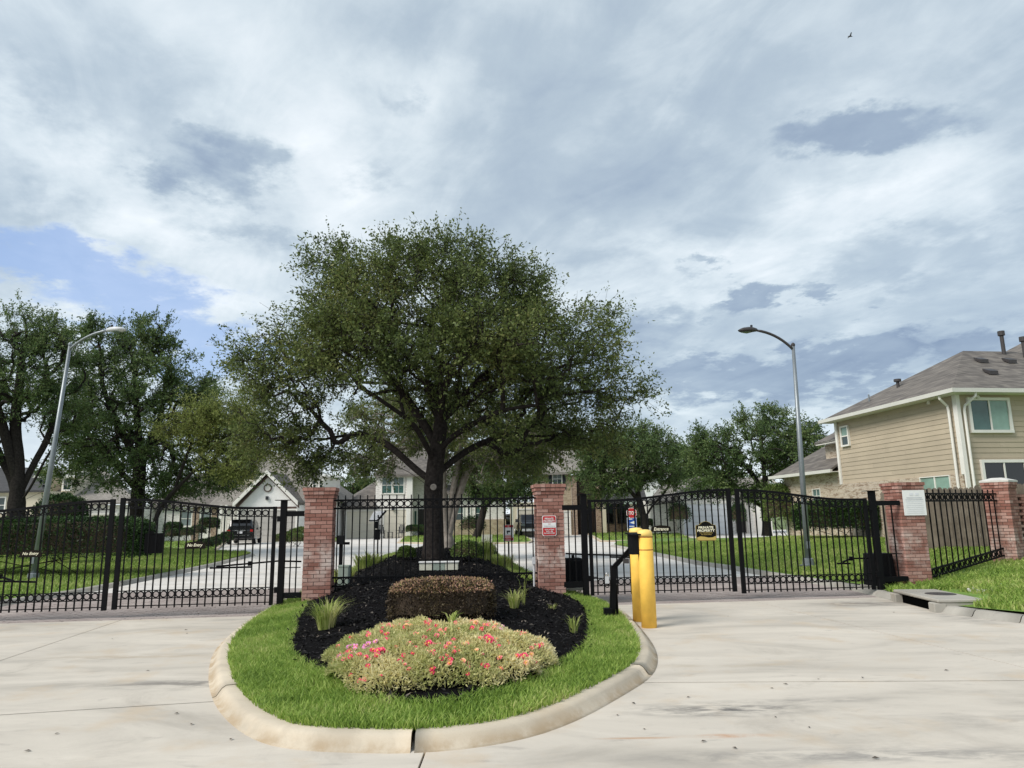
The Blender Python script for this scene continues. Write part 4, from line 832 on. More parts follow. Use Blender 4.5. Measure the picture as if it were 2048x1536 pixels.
boxhedge('tall_bush', 'rounded bush poking up behind the big dark hedge', 'bush', (-17.0, 27.0, .2), (1.8, 1.5, 2.5), 0, 7000, .08, 'hedge_leaf', seed=4, pw=3.)
hr = at(1642, 1078, 29.3)
boxhedge('big_hedge', 'dark clipped hedge against the tan sided house by the street lamp', 'hedge', (12.95, 29.2, .5), (3.1, 1.6, 1.55), R_(8), 22000, .075, 'hedge_leaf', 'box_leaf', 5000, .04, seed=5, pw=6.)
boxhedge('tall_bush', 'bright bush left of the corner of the tan sided house', 'bush', (*at(1562, 1065, 36)[:2], .45), (1.6, 1.4, 2.6), 0, 6000, .09, 'box_leaf', seed=6, pw=2.6)
k = 0
for px, py, Y_, w, h, lb in [(562, 1090, 47, .95, .75, 'round clipped shrub nearest the exit post, front left of the driveway bed'), (594, 1091, 47, 1.0, .8, 'round clipped shrub half hidden by the left brick pillar'), (577, 1084, 49.5, .9, .75, 'second round clipped shrub of the driveway bed'), (589, 1079, 52, .95, .8, 'round clipped shrub third up the driveway bed'), (601, 1074, 54.5, .9, .8, 'round clipped shrub farthest up the driveway bed'),
                         (452, 1086, 50, .9, .8, 'round shrub beside the black vehicle rear bumper'), (440, 1091, 48, .9, .75, 'round shrub left of the vehicle, second in its row'), (425, 1096, 46, .95, .7, 'round shrub left of the vehicle, third in its row'), (408, 1101, 43.5, 1.0, .65, 'round shrub nearest the lawn tip in the driveway row'), (372, 1078, 50, 1.0, .8, 'shrub under the front windows left of the vehicle'), (345, 1080, 50, 1.0, .8, 'shrub left of the front windows of the gable house'), (395, 1074, 53, 1.1, .9, 'shrub under the right front window')]:
    k += 1; p_ = at(px, py, Y_); boxhedge('round_shrub', lb, 'shrub', (p_[0], p_[1], max(.0, p_[2] - .05)), (w, w, h), 0, 1400, .08, 'box_leaf' if k < 6 else 'hedge_leaf', seed=10 + k, pw=2.2, group='round shrubs')
for px0, px1, py, Y_, h, lb in [(813, 850, 1069, 62, .75, 'low dark hedge before the white brick house door'), (1262, 1305, 1060, 60, .9, 'dark low hedge behind the oak at the brown house'), (330, 360, 1074, 52, 1., 'low hedge at the left of the gable house'), (400, 436, 1066, 55, 1.1, 'low hedge below the right window of the gable house')]:
    a, b = at(px0, py, Y_), at(px1, py, Y_); boxhedge('low_hedge', lb, 'hedge', ((a[0] + b[0]) / 2, Y_, max(0., a[2])), (abs(b[0] - a[0]), 1., h), 0, 2500, .1, 'hedge_leaf', seed=int(px0), pw=5.)
for px, py, Y_, w, h, lb in [(1360, 1060, 56, 1.7, 2.1, 'loose shrub left of the white garage door'), (1478, 1058, 56, 1.2, 1.9, 'shrub right of the white garage door'), (945, 1071, 60, 2.0, 1.5, 'straggly shrub below the bay window'), (222, 1082, 38, 1.2, 1.0, 'reddish mulched shrub seen between the exit gate leaves')]:
    p_ = at(px, py, Y_); boxhedge('loose_shrub', lb, 'shrub', (p_[0], p_[1], max(.0, p_[2])), (w, w, h), 0, 2200, .11, 'hedge_leaf', seed=int(px), pw=2., rough=.16)
for x, y, w, h, lb in [(-1.15, 17.6, .75, .5, 'round clipped boxwood at the right foot of the oak'), (-2.72, 18.3, .42, .36, 'small boxwood at the left foot of the oak'), (-1.0, 23.5, .8, .5, 'boxwood behind the pale peeling trunk')]:
    boxhedge('boxwood', lb, 'shrub', (x, y, float(zisl(np.array(x), np.array(y)))), (w, w, h), 0, 3000, .045, 'box_leaf', seed=int(y * 3), pw=2.1)
def clump(label, x, y, h, rad, n, m='liriope', seed=0, lean=1.1, w=.0045, z=None):
    rg = np.random.default_rng(seed); t = thing('grass_clump', label, 'grass clump', (x, y, (float(zisl(np.array(x), np.array(y))) if z is None else z) + .02), 0., None)
    a = rg.uniform(0, 6.28, n); r_ = rad * np.sqrt(rg.random(n)); P_ = np.stack([r_ * np.cos(a), r_ * np.sin(a), 0 * a], 1)
    hh = h * rg.uniform(.6, 1.1, n); o_ = np.stack([np.cos(a), np.sin(a), 0 * a], 1); sd = np.stack([-np.sin(a), np.cos(a), 0 * a], 1)
    ln = o_ * (rg.uniform(.1, 1., n) * lean)[:, None] + rg.normal(size=(n, 3)) * .12; z_ = np.array([0, 0, 1.]); V = []
    pts = [P_, P_ + (z_ * .5 + ln * .15) * hh[:, None], P_ + (z_ * .85 + ln * .45) * hh[:, None], P_ + (z_ * .92 + ln * .95) * hh[:, None]]; ws = [w, w, w * .7, w * .1]
    for i in range(3): V.append(np.stack([pts[i] - sd * ws[i], pts[i] + sd * ws[i], pts[i + 1] + sd * ws[i + 1], pts[i + 1] - sd * ws[i + 1]], 1))
    V = np.stack(V, 1).reshape(-1, 3); obj('blades', npmesh('blades', V, 4, np.repeat(rg.random(n), 3)), m, t)
    obj('crown_base', MB().lathe([(rad * .8, -.03), (rad * .6, .03), (.02, .05)], 10).mesh('base'), 'soil', t); return t
clump('pale green grass clump left of the flower bed', -2.45, 9.6, .36, .11, 300, seed=1); clump('grass clump right of the clipped hedge', -.02, 10.6, .27, .06, 110, seed=2); clump('dry straw coloured grass clump at the right edge of the mulch', .72, 9.3, .22, .05, 44, seed=3, lean=.9)
clump('tiny weed tuft near the right end of the mulch', .55, 11.0, .1, .05, 26, seed=4); clump('wispy seedling beside the right grass clump', .12, 10.9, .42, .02, 9, seed=5, lean=.5); clump('tall grass clump behind the fence near the cream box', -.9, 21.5, .6, .25, 260, seed=6, w=.012)
clump('low grass clump behind the fence before the surveillance sign', -.35, 20.3, .35, .3, 260, seed=7, w=.012); clump('grass tufts by the green utility box', -4.0, 17.0, .3, .25, 200, seed=8, w=.01); clump('brownish grasses along the left island edge behind the fence', -4.1, 20.5, .4, .4, 300, seed=9, w=.012)
clump('small sprout on top of the flower bed', -.72, 8.25, .2, .03, 14, seed=12, z=.38, w=.012)
# the flower bed
def zfl(x, y):
    dx = (x + .80) / 1.10; dy = (y - 7.42) / 1.08; th = np.arctan2(dy, dx); r_ = (np.abs(dx) ** 2.7 + np.abs(dy) ** 2.7) ** (1 / 2.7) / (1 + .06 * np.sin(3 * th + 1) + .07 * np.sin(7 * th) + .04 * np.sin(13 * th + 2) - .20 * np.exp(-((th + 1.50) / .20) ** 2) - .10 * np.exp(-((th + .75) / .18) ** 2))
    return r_, .225 * np.clip(1 - r_ ** 5, 0, 1) ** .5 * (1 + .20 * np.sin(x * 8.5 + 1) * np.cos(y * 7.5) + .12 * np.sin(x * 21 + y * 17))
fb = thing('flower_bed', 'low mound of pale moss rose with red and pink blooms at the front', 'flower bed', (-.56, 7.62, .12))
n = 64000; xx = RNG.uniform(-2.2, 1.1, n * 2); yy = RNG.uniform(6., 9.2, n * 2); r_, hz_ = zfl(xx, yy); ok = (r_ < 1) & inpoly(xx, yy, offset(MULCH, .03)); xx, yy, hz_, r_ = xx[ok][:n], yy[ok][:n], hz_[ok][:n], r_[ok][:n]
gz_ = zisl(xx, yy) + .03; P_ = np.column_stack([xx + .56, yy - 7.62, gz_ + hz_ * (1 - .35 * RNG.random(len(xx)) ** 2) - .12]); Dn = RNG.normal(size=P_.shape) * .8 + np.column_stack([(xx + .56) * .5, (yy - 7.62) * .5, np.full(len(xx), .5)])
tn = np.clip(.25 + .45 * RNG.random(len(xx)) + .25 * np.clip((xx + .6) / 1.0, -1, 1) + .1 * np.sin(xx * 4) * np.sin(yy * 5), 0, 1)
o_ = obj('foliage', npmesh('foliage', leaves(P_, Dn, RNG.uniform(.025, .06, len(xx)), .3), 4, tn), 'portulaca', fb)
mb = MB(); 
for a in range(6):
    for k in range(28):
        th = 2 * math.pi * k / 28; rr = [.80, .74, .64, .5, .3, .08][a]; x = -.80 + 1.10 * rr * math.cos(th) * .93; y = 7.42 + 1.08 * rr * math.sin(th) * .90; r1, h1 = zfl(np.array(x), np.array(y)); mb.v.append((x, y, float(zisl(np.array(x), np.array(y))) + .02 + float(h1) * .72))
mb.f = [(a * 28 + k, a * 28 + (k + 1) % 28, (a + 1) * 28 + (k + 1) % 28, (a + 1) * 28 + k) for a in range(5) for k in range(28)]; mb.build('stems', 'soil', fb, smooth=True)
def flower_mesh(m):
    mb = MB(); n_ = 5
    for ring_, (r1, zt, rot) in enumerate(((.026, .010, 0.), (.017, .016, .6))):
        for k in range(n_):
            a = 2 * math.pi * k / n_ + rot; c_, s_ = math.cos(a), math.sin(a); w = r1 * .62
            mb.add([(0, 0, 0), (c_ * r1 * .6 - s_ * w, s_ * r1 * .6 + c_ * w, zt * .8), (c_ * r1 * 1.05, s_ * r1 * 1.05, zt * .6), (c_ * r1 * .6 + s_ * w, s_ * r1 * .6 - c_ * w, zt * .8)], [(0, 1, 2, 3)])
    mb.lathe([(.006, .004), (.005, .014), (.001, .016)], 6); me = mb.mesh('flower'); me.materials.append(MATS[m]); me.materials.append(MATS['flower_eye'])
    for i, p_ in enumerate(me.polygons): p_.material_index = 0 if i < 2 * n_ else 1
    return me
FM = {k: flower_mesh(k) for k in ('petal_red', 'petal_coral', 'petal_pink', 'petal_peach')}
rf = random.Random(9); nfl = 0
def bloom(x, y, kind, s_=1.):
    r1, h1 = zfl(np.array(x), np.array(y))
    if r1 > .97 or not inpoly(np.array([x]), np.array([y]), MULCH)[0]: return
    z = float(zisl(np.array(x), np.array(y))) + .03 + float(h1) + .008 - .12
    obj('flower', FM[kind], None, fb, (x + .56, y - 7.62, z), (rf.uniform(.35, 1.05), rf.uniform(-.4, .4), 0.), (s_,) * 3)
for i in range(275):
    x, y = rf.uniform(-1.9, .3), rf.uniform(6.35, 8.5)
    if x > .35 and rf.random() < .45: continue
    bloom(x, y, rf.choices(('petal_red', 'petal_coral', 'petal_peach'), (5, 3.5, 1.5))[0], rf.uniform(.7, 1.3))
for cx, cy, k, sp_ in [(-.42, 8.32, 26, .16), (-1.5, 7.3, 10, .09), (.02, 8.1, 6, .1), (-.95, 8.3, 6, .1), (-1.6, 7.8, 5, .08), (-1.65, 7.0, 3, .05)]:
    for i in range(k): bloom(cx + rf.gauss(0, sp_), cy + rf.gauss(0, .07), 'petal_pink', rf.uniform(1., 1.5))
for cx, cy, k in [(-1.35, 6.8, 5), (-1.62, 7.1, 4), (-.3, 7.1, 5), (.05, 7.0, 4), (-.75, 7.1, 3)]:
    for i in range(k): bloom(cx + rf.gauss(0, .07), cy + rf.gauss(0, .06), 'petal_red', rf.uniform(1.1, 1.7))
# dry leaves and crumbs on the concrete
DL = npmesh('dry_leaf', leaves(np.array([[0., 0, .004]]), np.array([[1., 0, .03]]), .045, .5, np.random.default_rng(2), 6), 4, [.4])
for px, py in [(226, 1278), (368, 1261), (375, 1268), (437, 1298), (399, 1228), (300, 1342), (119, 1467), (63, 1503), (385, 1448), (348, 1428), (465, 1478), (1413, 1483), (1464, 1496), (1373, 1396), (1270, 1409), (1455, 1233), (1785, 1225), (1640, 1359), (1577, 1370), (1725, 1357), (1553, 1436), (1620, 1457), (1235, 1430), (1285, 1459), (1743, 1518), (1540, 1377), (1888, 1342)]:
    p_ = gz(px, py, 0.); tag(obj('fallen_leaf', DL, 'dry_leaf', None, (p_[0], p_[1], .002), rf.uniform(0, 6.28), (rf.uniform(.6, 1.3),) * 3), 'small dark dry leaf lying on the concrete drive', 'leaf', 'fallen leaves on the concrete')

# ================================================================== houses
def frame_window(h, x0, x1, z0, z1, y, panes=('glass_dark',), split='v', trim=.09, m='white_trim', axis='x', muntin=0, sash=False):
    """a window as a part: casing with depth, sill, panes set back inside it. axis 'x': in the plane y = const; 'y': in the plane x = y"""
    def B(mb, a0, a1, c0, c1, d0, d1):
        mb.b2((a0, d0, c0), (a1, d1, c1)) if axis == 'x' else mb.b2((d0, a0, c0), (d1, a1, c1))
    f = MB()
    B(f, x0 - trim, x1 + trim, z1, z1 + trim, y - .045, y + .05); B(f, x0 - trim, x1 + trim, z0 - trim, z0, y - .06, y + .05); B(f, x0 - trim, x0, z0, z1, y - .045, y + .05); B(f, x1, x1 + trim, z0, z1, y - .045, y + .05)
    w = f.build('window', m, h); n = len(panes); mb = MB()
    for i, pm in enumerate(panes):
        if split == 'v': a0, a1, c0, c1 = x0 + (x1 - x0) * i / n, x0 + (x1 - x0) * (i + 1) / n, z0, z1
        else: a0, a1, c0, c1 = x0, x1, z0 + (z1 - z0) * i / n, z0 + (z1 - z0) * (i + 1) / n
        p_ = MB(); B(p_, a0 + .01, a1 - .01, c0 + .01, c1 - .01, y - .004 if axis == 'x' else y - .004, y + .02); o_ = obj('pane', p_.mesh('pane', h.location), pm, w)
        if i: (B(mb, a0 - .025, a0 + .025, z0, z1, y - .035, y + .01) if split == 'v' else B(mb, x0, x1, c0 - .025, c0 + .025, y - .035, y + .01))
    for i in range(muntin):
        zz_ = z0 + (z1 - z0) * (i + 1) / (muntin + 1); B(mb, x0, x1, zz_ - .012, zz_ + .012, y - .02, y - .002); B(mb, (x0 + x1) / 2 - .012, (x0 + x1) / 2 + .012, z0, z1, y - .022, y - .002) if i == 0 else None
    if mb.v: obj('glazing_bar', mb.mesh('bar', h.location), m, w)
    return w
def pxr(px0, py0, px1, py1, Y):
    a, b = at(px0, py0, Y), at(px1, py1, Y); return min(a[0], b[0]), max(a[0], b[0]), min(a[2], b[2]), max(a[2], b[2])
def wallpx(h, px0, py0, px1, py1, Y, depth, m, z0=None, name='wall'):
    x0, x1, a, b = pxr(px0, py0, px1, py1, Y); return MB().b2((x0, Y, 0. if z0 is None else z0), (x1, Y + depth, b)).build(name, m, h)
def winpx(h, px0, py0, px1, py1, Y, **k):
    x0, x1, a, b = pxr(px0, py0, px1, py1, Y); return frame_window(h, x0, x1, a, b, Y - .03, **k)
def garage(h, px0, py0, px1, py1, Y, m='door_cream', rows=4):
    x0, x1, a, b = pxr(px0, py0, px1, py1, Y); a = max(a, 0.02); fr = MB()
    fr.b2((x0 - .12, Y - .06, .0), (x0, Y + .05, b + .12)).b2((x1, Y - .06, 0.), (x1 + .12, Y + .05, b + .12)).b2((x0, Y - .06, b), (x1, Y + .05, b + .12)); d = fr.build('garage_door', 'white_trim', h)
    for i in range(rows):
        z0, z1 = a * 0 + .02 + (b - .02) * i / rows, .02 + (b - .02) * (i + 1) / rows; obj('door_panel', MB().b2((x0, Y - .02, z0 + .012), (x1, Y + .03, z1 - .012)).mesh('panel', h.location), m, d)
    return d
def roofpoly(h, polys, m, thick=.12, name='roof'):
    mb = MB()
    for p_ in polys: mb.slab(p_, thick)
    return mb.build(name, m, h)
A = lambda px, py, Y: tuple(at(px, py, Y))

# ---- tan sided two-storey house, right: its left wall runs along the road
HA = R_(7.5)
h1 = thing('house', 'tan lap-sided two-storey house with a brick ground floor on the right', 'house', (15.17, 24., .4), HA)
G0, FL, EV = 0., 2.43, 5.12                                     # local heights: ground, siding start, eaves
Lw, Lx_, Lb = 7.25, 11.5, 12.1
def hb(name, m, *boxes, par=h1):
    mb = MB()
    for p_, q_ in boxes: mb.b2(p_, q_)
    return obj(name, mb.mesh(name), m, par)
hb('brick_wall', 'house_brick', ((.0, .12, -.3), (.3, Lb, FL + .0)), ((.3, Lb - .3, -.3), (7, Lb, FL + .6)))
hb('wall_core', 'plank', ((.06, .06, -.3), (Lx_, Lw - .02, EV)))
hb('side_wall', 'house_brick', ((.005, Lw, FL - .01), (.3, Lb, 3.05)))
pk = MB().add([(0, -.014, 0), (1, -.014, 0), (1, 0, 0), (0, 0, 0), (0, -.003, 1), (1, -.003, 1), (1, 0, 1), (0, 0, 1)], [(3, 2, 1, 0), (4, 5, 6, 7), (0, 1, 5, 4), (1, 2, 6, 5), (2, 3, 7, 6), (3, 0, 4, 7)])
TEXT['pk'] = pk.mesh('plank'); TEXT['pk'].materials.append(MATS['plank'])
npl = 15; ex = (EV - FL) / npl
def cuts(L, lo=2.4, hi=3.9):
    c_ = [0., random.uniform(1.2, hi)]
    while c_[-1] < L - lo: c_.append(c_[-1] + random.uniform(lo, hi))
    c_[-1] = L; return list(zip(c_[:-1], c_[1:]))
for i in range(npl):
    for a, b in cuts(Lw - .06): obj('plank', TEXT['pk'], None, h1, (.06 - random.uniform(0, .002), Lw - a, FL + i * ex), -math.pi / 2, (b - a - .005, 1.5, ex * 1.01))
ex = (EV + .3) / 30
for i in range(30):
    for a, b in cuts(Lx_ - .06): obj('plank', TEXT['pk'], None, h1, (.06 + a, .06 - random.uniform(0, .002), -.3 + i * ex), 0., (b - a - .005, 1.5, ex * 1.01))
hb('corner_board', 'white_trim', ((-.03, -.03, -.3), (.11, .035, EV)), ((-.03, .035, FL - .02), (.035, .16, EV))); hb('corner_board', 'white_trim', ((-.03, Lw - .12, FL - .02), (.04, Lw + .02, EV)))
OV = .42
def soffit():
    hb('soffit', 'white_trim', ((-OV, -OV, EV), (Lx_, 0.1, EV + .03)), ((-OV, .1, EV), (.1, Lw + OV, EV + .03)))
soffit(); hb('gutter', 'gutter', ((-OV - .1, -OV - .1, EV + .0), (Lx_, -OV, EV + .14)), ((-OV - .1, -OV, EV + .0), (-OV, Lw + OV, EV + .14)))
rz_ = EV + .10; pkz = rz_ + 2.35; hx = Lw / 2
e = OV + .04
roof = obj('roof', MB().slab([(-e, -e, rz_), (Lx_, -e, rz_), (Lx_, hx, pkz), (hx, hx, pkz)], .08).slab([(-e, Lw + e, rz_), (-e, -e, rz_), (hx, hx, pkz)], .08).slab([(-e, Lw + e, rz_), (hx, hx, pkz), (Lx_, hx, pkz), (Lx_, Lw + e, rz_)], .08).mesh('roof'), 'roof_brown', h1)
obj('roof_peak', MB().add([(5.6, 1.6 + 1.2, pkz - .55), (9.6, 2.8, pkz - .55), (9.6, 6.8, pkz - .55), (5.6, 6.8, pkz - .55), (7.6, 4.8, pkz + .75)], [(0, 1, 4), (1, 2, 4), (2, 3, 4), (3, 0, 4), (3, 2, 1, 0)]).mesh('roof_peak'), 'roof_brown', h1)
sl_ = (pkz - rz_) / (hx + e)
def onroof(x, y): return rz_ + (y + e) * sl_
for x, y in ((3.2, 2.3), (4.4, 2.3), (2.4, 1.05)):
    z = onroof(x, y); v_ = obj('roof_vent', MB().add([(-.17, -.16, .0), (.17, -.16, .0), (.17, .16, .14), (-.17, .16, .14), (-.17, -.16, -.14), (.17, -.16, -.14), (.17, .16, .06), (-.17, .16, .06)], [(0, 1, 2, 3), (4, 5, 1, 0), (5, 6, 2, 1), (7, 4, 0, 3), (6, 7, 3, 2)]).mesh('vent'), 'bronze', roof, (x, y, z + .08))
for x, y, hh in ((5.15, 3.3, .95), (5.7, 2.9, .85)):
    z = onroof(x, y); obj('vent_pipe', MB().lathe([(.075, -.1), (.075, hh - .2), (.13, hh - .18), (.13, hh), (.02, hh + .02)], 12).mesh('pipe'), 'bronze', roof, (x, y, z))
obj('vent_pipe', MB().lathe([(.06, -.1), (.06, .18), (.14, .2), (.14, .3), (.02, .32)], 10).mesh('pipe'), 'bronze', roof, (1.3, 4.6, rz_ + 1.05)); obj('vent_pipe', MB().lathe([(.03, -.1), (.03, .22), (.01, .23)], 8).mesh('pipe'), 'galv', roof, (.5, 5.4, rz_ + .62))
ds = obj('satellite_dish', MB().lathe([(.02, 0), (.22, .03), (.36, .09), (.37, .10), (.22, .045), (.02, .015)], 20).mesh('dish'), 'sign_grey', roof, (6.35, 2.4, onroof(6.35, 2.4) + .4)); ds.rotation_euler = (R_(62), 0, R_(20))
obj('dish_mast', MB().tube([(6.35, 2.5, onroof(6.35, 2.5) - .05), (6.35, 2.45, onroof(6.35, 2.4) + .4)], .025, 8).mesh('mast'), 'bronze', roof)
def spout(pts, nm='downspout'): obj(nm, MB().tube(pts, .045, 8).mesh(nm), 'white_trim', h1)
spout([(-.42, .25, EV + .02), (-.40, .25, EV - .12), (-.10, .32, EV - .35), (-.07, .32, EV - .5), (-.07, .32, -.3)]); spout([(.42, -.42, EV + .02), (.40, -.40, EV - .12), (.22, -.10, EV - .4), (.2, -.075, EV - .55), (.2, -.075, -.3)])
def lw(x0, x1, z0, z1, panes, split='v', **k): return frame_window(h1_, x0, x1, z0, z1, -.02, panes, split, axis='x', **k)
class _L:                                                        # a local-frame stand-in so that window meshes stay in house coordinates
    pass
def hwin(axis, a0, a1, z0, z1, panes, split='v', trim=.1, muntin=0):
    loc = h1.location.copy(); h1.location = (0, 0, 0); w = frame_window(h1, a0, a1, z0, z1, .0 if axis == 'x' else -.0, panes, split, trim, axis=axis, muntin=muntin); h1.location = loc; return w
hwin('x', .50, 1.90, EV - 1.22, EV - .2, ('glass_teal', 'glass_blind')); hwin('x', 3.4, 4.7, EV - 1.22, EV - .2, ('glass_teal', 'glass_blind'))
hwin('x', .70, 2.2, FL - .62, FL + .36, ('glass_black', 'glass_black')); hwin('y', 6.35, 6.8, EV - 1.05, EV - .3, ('glass_dark', 'glass_blind'), 'h', .07)
hwin('y', .75, 2.2, FL - .95, FL - .03, ('glass_blind', 'glass_blind'), 'v', .03); hwin('y', 8.9, 9.5, FL - 1.05, FL - .15, ('glass_teal',), 'v', .03, 2)
# the single-storey wing roof and its gutter, and the roof behind
obj('wing_roof', MB().slab([(-.45, Lw + .05, 3.05), (-.45, Lb + .5, 3.05), (2.6, Lb - 1.6, 5.0), (2.6, Lw + .05, 5.0)], .1).slab([(-.45, Lb + .5, 3.05), (6, Lb + .5, 3.05), (6, Lb - 1.6, 5.0), (2.6, Lb - 1.6, 5.0)], .1).mesh('wing_roof'), 'roof_brown', h1)
hb('wing_gutter', 'gutter', ((-.55, Lw - .2, 2.93), (-.45, Lb + .55, 3.07)), ((-.45, Lw + .02, 2.96), (.0, Lb + .45, 2.99))); spout([(-.5, Lb + .2, 2.95), (-.45, Lb + .2, 2.8), (-.08, Lb - .05, 2.55), (-.06, Lb - .05, -.2)])
hb('rear_eave', 'gutter', ((.1, Lw + .1, 4.28), (.25, Lb - 3.0, 4.42))); obj('rear_roof', MB().slab([(.1, Lw + .1, 4.42), (.1, Lb - 2.9, 4.42), (2.4, Lb - 3.4, 5.6), (2.4, Lw + .1, 5.6)], .1).mesh('rear_roof'), 'roof_brown', h1)
hb('rear_wall', 'house_brick', ((.5, Lw + .1, 3.), (2.3, Lb - 3.1, 4.3)))
for y in (.5, .62): obj('eave_light', MB().lathe([(.03, 0), (.06, -.08), (.05, -.12), (.01, -.13)], 8).mesh('light'), 'white_trim', h1, (-.1 if y < .6 else .75, 1.2 if y < .6 else -.1, EV - .02))
obj('meter_box', MB().box((0, 0, 0), (.12, .3, .5)).mesh('meter'), 'black_plastic', h1, (-.08, 5.9, 1.5))

# ---- white gable house with the dark vehicle, left
Y6 = 59.
h6 = thing('house', 'white brick gable house with a grey garage door behind the exit gate', 'house', (at(537, 1072, Y6)[0], Y6, 0))
ap, el, er = at(537, 946, Y6), at(470, 1012, Y6), at(599, 1008, Y6); x0, x1 = at(476, 1070, Y6)[0], at(593, 1070, Y6)[0]; ze = at(476, 1012, Y6)[2]
mb = MB(); w = [(x0, ze), (ap[0], ap[2] - .25), (x1, ze), (x1, 0), (x0, 0)]; n = 5
mb.add([(a, Y6, b) for a, b in w] + [(a, Y6 + 6, b) for a, b in w], [tuple(range(n))[::-1], tuple(range(n, 2 * n))] + [(i, (i + 1) % n, n + (i + 1) % n, n + i) for i in range(n)]); mb.build('wall', 'white_brick2', h6)
garage(h6, 478, 1022, 590, 1073, Y6 - .03, 'door_grey', 5); MB().b2((x0 + .1, Y6 - .05, at(530, 1021, Y6)[2]), (x1 - .1, Y6 + .02, at(530, 1014, Y6)[2])).build('lintel', 'dark_trim', h6)
def rake(a, b, dz, th, m, y, nm): MB().slab([(a[0], y, a[2] + dz), (b[0], y, b[2] + dz), (b[0], y + .1, b[2] + dz), (a[0], y + .1, a[2] + dz)], th).build(nm, m, h6)
for e_ in (el, er): rake(ap, e_, .24, .36, 'white_trim', Y6 - .55, 'rake_board'); rake(ap, e_, -.12, .22, 'dark_trim', Y6 - .12, 'rake_trim')
for e_ in (el, er): roofpoly(h6, [[(ap[0], Y6 - .45, ap[2] + .15), (e_[0], Y6 - .45, e_[2] + .15), (e_[0], Y6 + 7, e_[2] + .15), (ap[0], Y6 + 7, ap[2] + .15)]], 'roof_brown')
vc = at(536, 976, Y6); v_ = MB().tube([(vc[0], Y6 - .06, vc[2]), (vc[0], Y6 + .02, vc[2])], .31, 20).build('round_vent', 'white_trim', h6)
rg_ = MB(); nn = 20
for i in range(nn):
    a = 2 * math.pi * i / nn
    for r1, y in ((.33, -.1), (.33, .0), (.25, .0), (.25, -.1)): rg_.v.append((vc[0] + r1 * math.cos(a), Y6 + y, vc[2] + r1 * math.sin(a)))
for i in range(nn):
    for q_ in range(4): rg_.f.append((i * 4 + q_, i * 4 + (q_ + 1) % 4, ((i + 1) % nn) * 4 + (q_ + 1) % 4, ((i + 1) % nn) * 4 + q_))
obj('vent_rim', rg_.mesh('rim', h6.location), 'dark_trim', v_); MB().box(at(534, 996, Y6 - .1), (.18, .2, .28)).build('flood_light', 'shutter', h6)
# main roof, right dormer and left wing
Yr = Y6 + 1.5; zb_ = at(600, 1008, Yr)[2]
tl_, tr_ = A(520, 905, Yr + 6), A(592, 907, Yr + 6); bl_, br_ = A(415, 1012, Yr), A(664, 1000, Yr)
roofpoly(h6, [[bl_, br_, tr_, tl_], [br_, (br_[0] + .3, Yr + 12, br_[2]), tr_], [bl_, tl_, (bl_[0], Yr + 12, bl_[2])]], 'roof_tan')
wallpx(h6, 595, 1004, 655, 1075, Yr + .6, 8, 'white_brick2', name='side_wall')
d0, d1, dz0, dz1 = pxr(622, 978, 652, 954, Yr + .9); MB().b2((d0, Yr + .3, dz0 - .8), (d1, Yr + 6, dz1)).build('dormer', 'white_trim', h6); roofpoly(h6, [[(d0 - .25, Yr + .1, dz1 + .28), (d1 + .3, Yr + .1, dz1 + .02), (d1 + .3, Yr + 6, dz1 + .3), (d0 - .25, Yr + 6, dz1 + .6)]], 'gutter', .1, 'dormer_roof')
for a, b in ((627, 632), (640, 645)): winpx(h6, a, 961, b, 976, Yr + .3, panes=('glass_dark', 'glass_dark'), split='h', trim=.04)
YW = Y6 + 2.; wallpx(h6, 318, 1016, 480, 1075, YW, 6, 'white_brick', name='left_wall'); roofpoly(h6, [[A(305, 1012, YW - .4), A(478, 1010, YW - .4), A(478, 942, YW + 6), A(400, 946, YW + 6)], [A(305, 1012, YW - .4), A(400, 946, YW + 6), A(300, 1000, YW + 10)]], 'roof_brown', .15, 'left_roof')
for a, b in ((364, 382), (403, 421)): winpx(h6, a, 1024, b, 1051, YW, panes=('glass_grey', 'glass_grey'), split='h', trim=.14)
for a, b in ((386, 396), (424, 432)): wallpx(h6, a, 1014, b, 1062, YW - .12, .15, 'tan_brick', name='brick_panel')
for a in (437, 447, 463): x_, _, _, zt_ = pxr(a, 1070, a + 4, 1010, YW - 1.2); MB().b2((x_, YW - 1.3, 0), (x_ + .2, YW - 1.1, zt_)).build('porch_column', 'white_trim', h6)
dn = pxr(486, 958, 496, 945, YW + 1.); MB().b2((dn[0], YW + .8, dn[2] - .4), (dn[1] + .6, YW + 4, dn[3])).build('roof_vent', 'beige', h6)

# ---- beige house at the far left
Y7 = 56.
h7 = thing('house', 'beige house with dormers behind the trees at the far left', 'house', (at(120, 1075, Y7)[0], Y7, 0))
wallpx(h7, -90, 985, 86, 1080, Y7, 8, 'beige'); wallpx(h7, 86, 1012, 260, 1080, Y7 + 1.5, 8, 'white_brick', name='garage_wall'); garage(h7, 160, 1030, 228, 1080, Y7 + 1.45, 'door_cream', 4)
roofpoly(h7, [[A(84, 1010, Y7 + 1.), A(275, 1004, Y7 + 1.), A(205, 935, Y7 + 8), A(130, 940, Y7 + 8)], [A(275, 1004, Y7 + 1), A(290, 1004, Y7 + 12), A(205, 935, Y7 + 8)]], 'roof_tan')
roofpoly(h7, [[A(-100, 984, Y7 - .4), A(88, 980, Y7 - .4), A(60, 935, Y7 + 5), A(-90, 935, Y7 + 5)], [A(88, 980, Y7 - .4), A(110, 985, Y7 + 9), A(60, 935, Y7 + 5)]], 'roof_dark', .15)
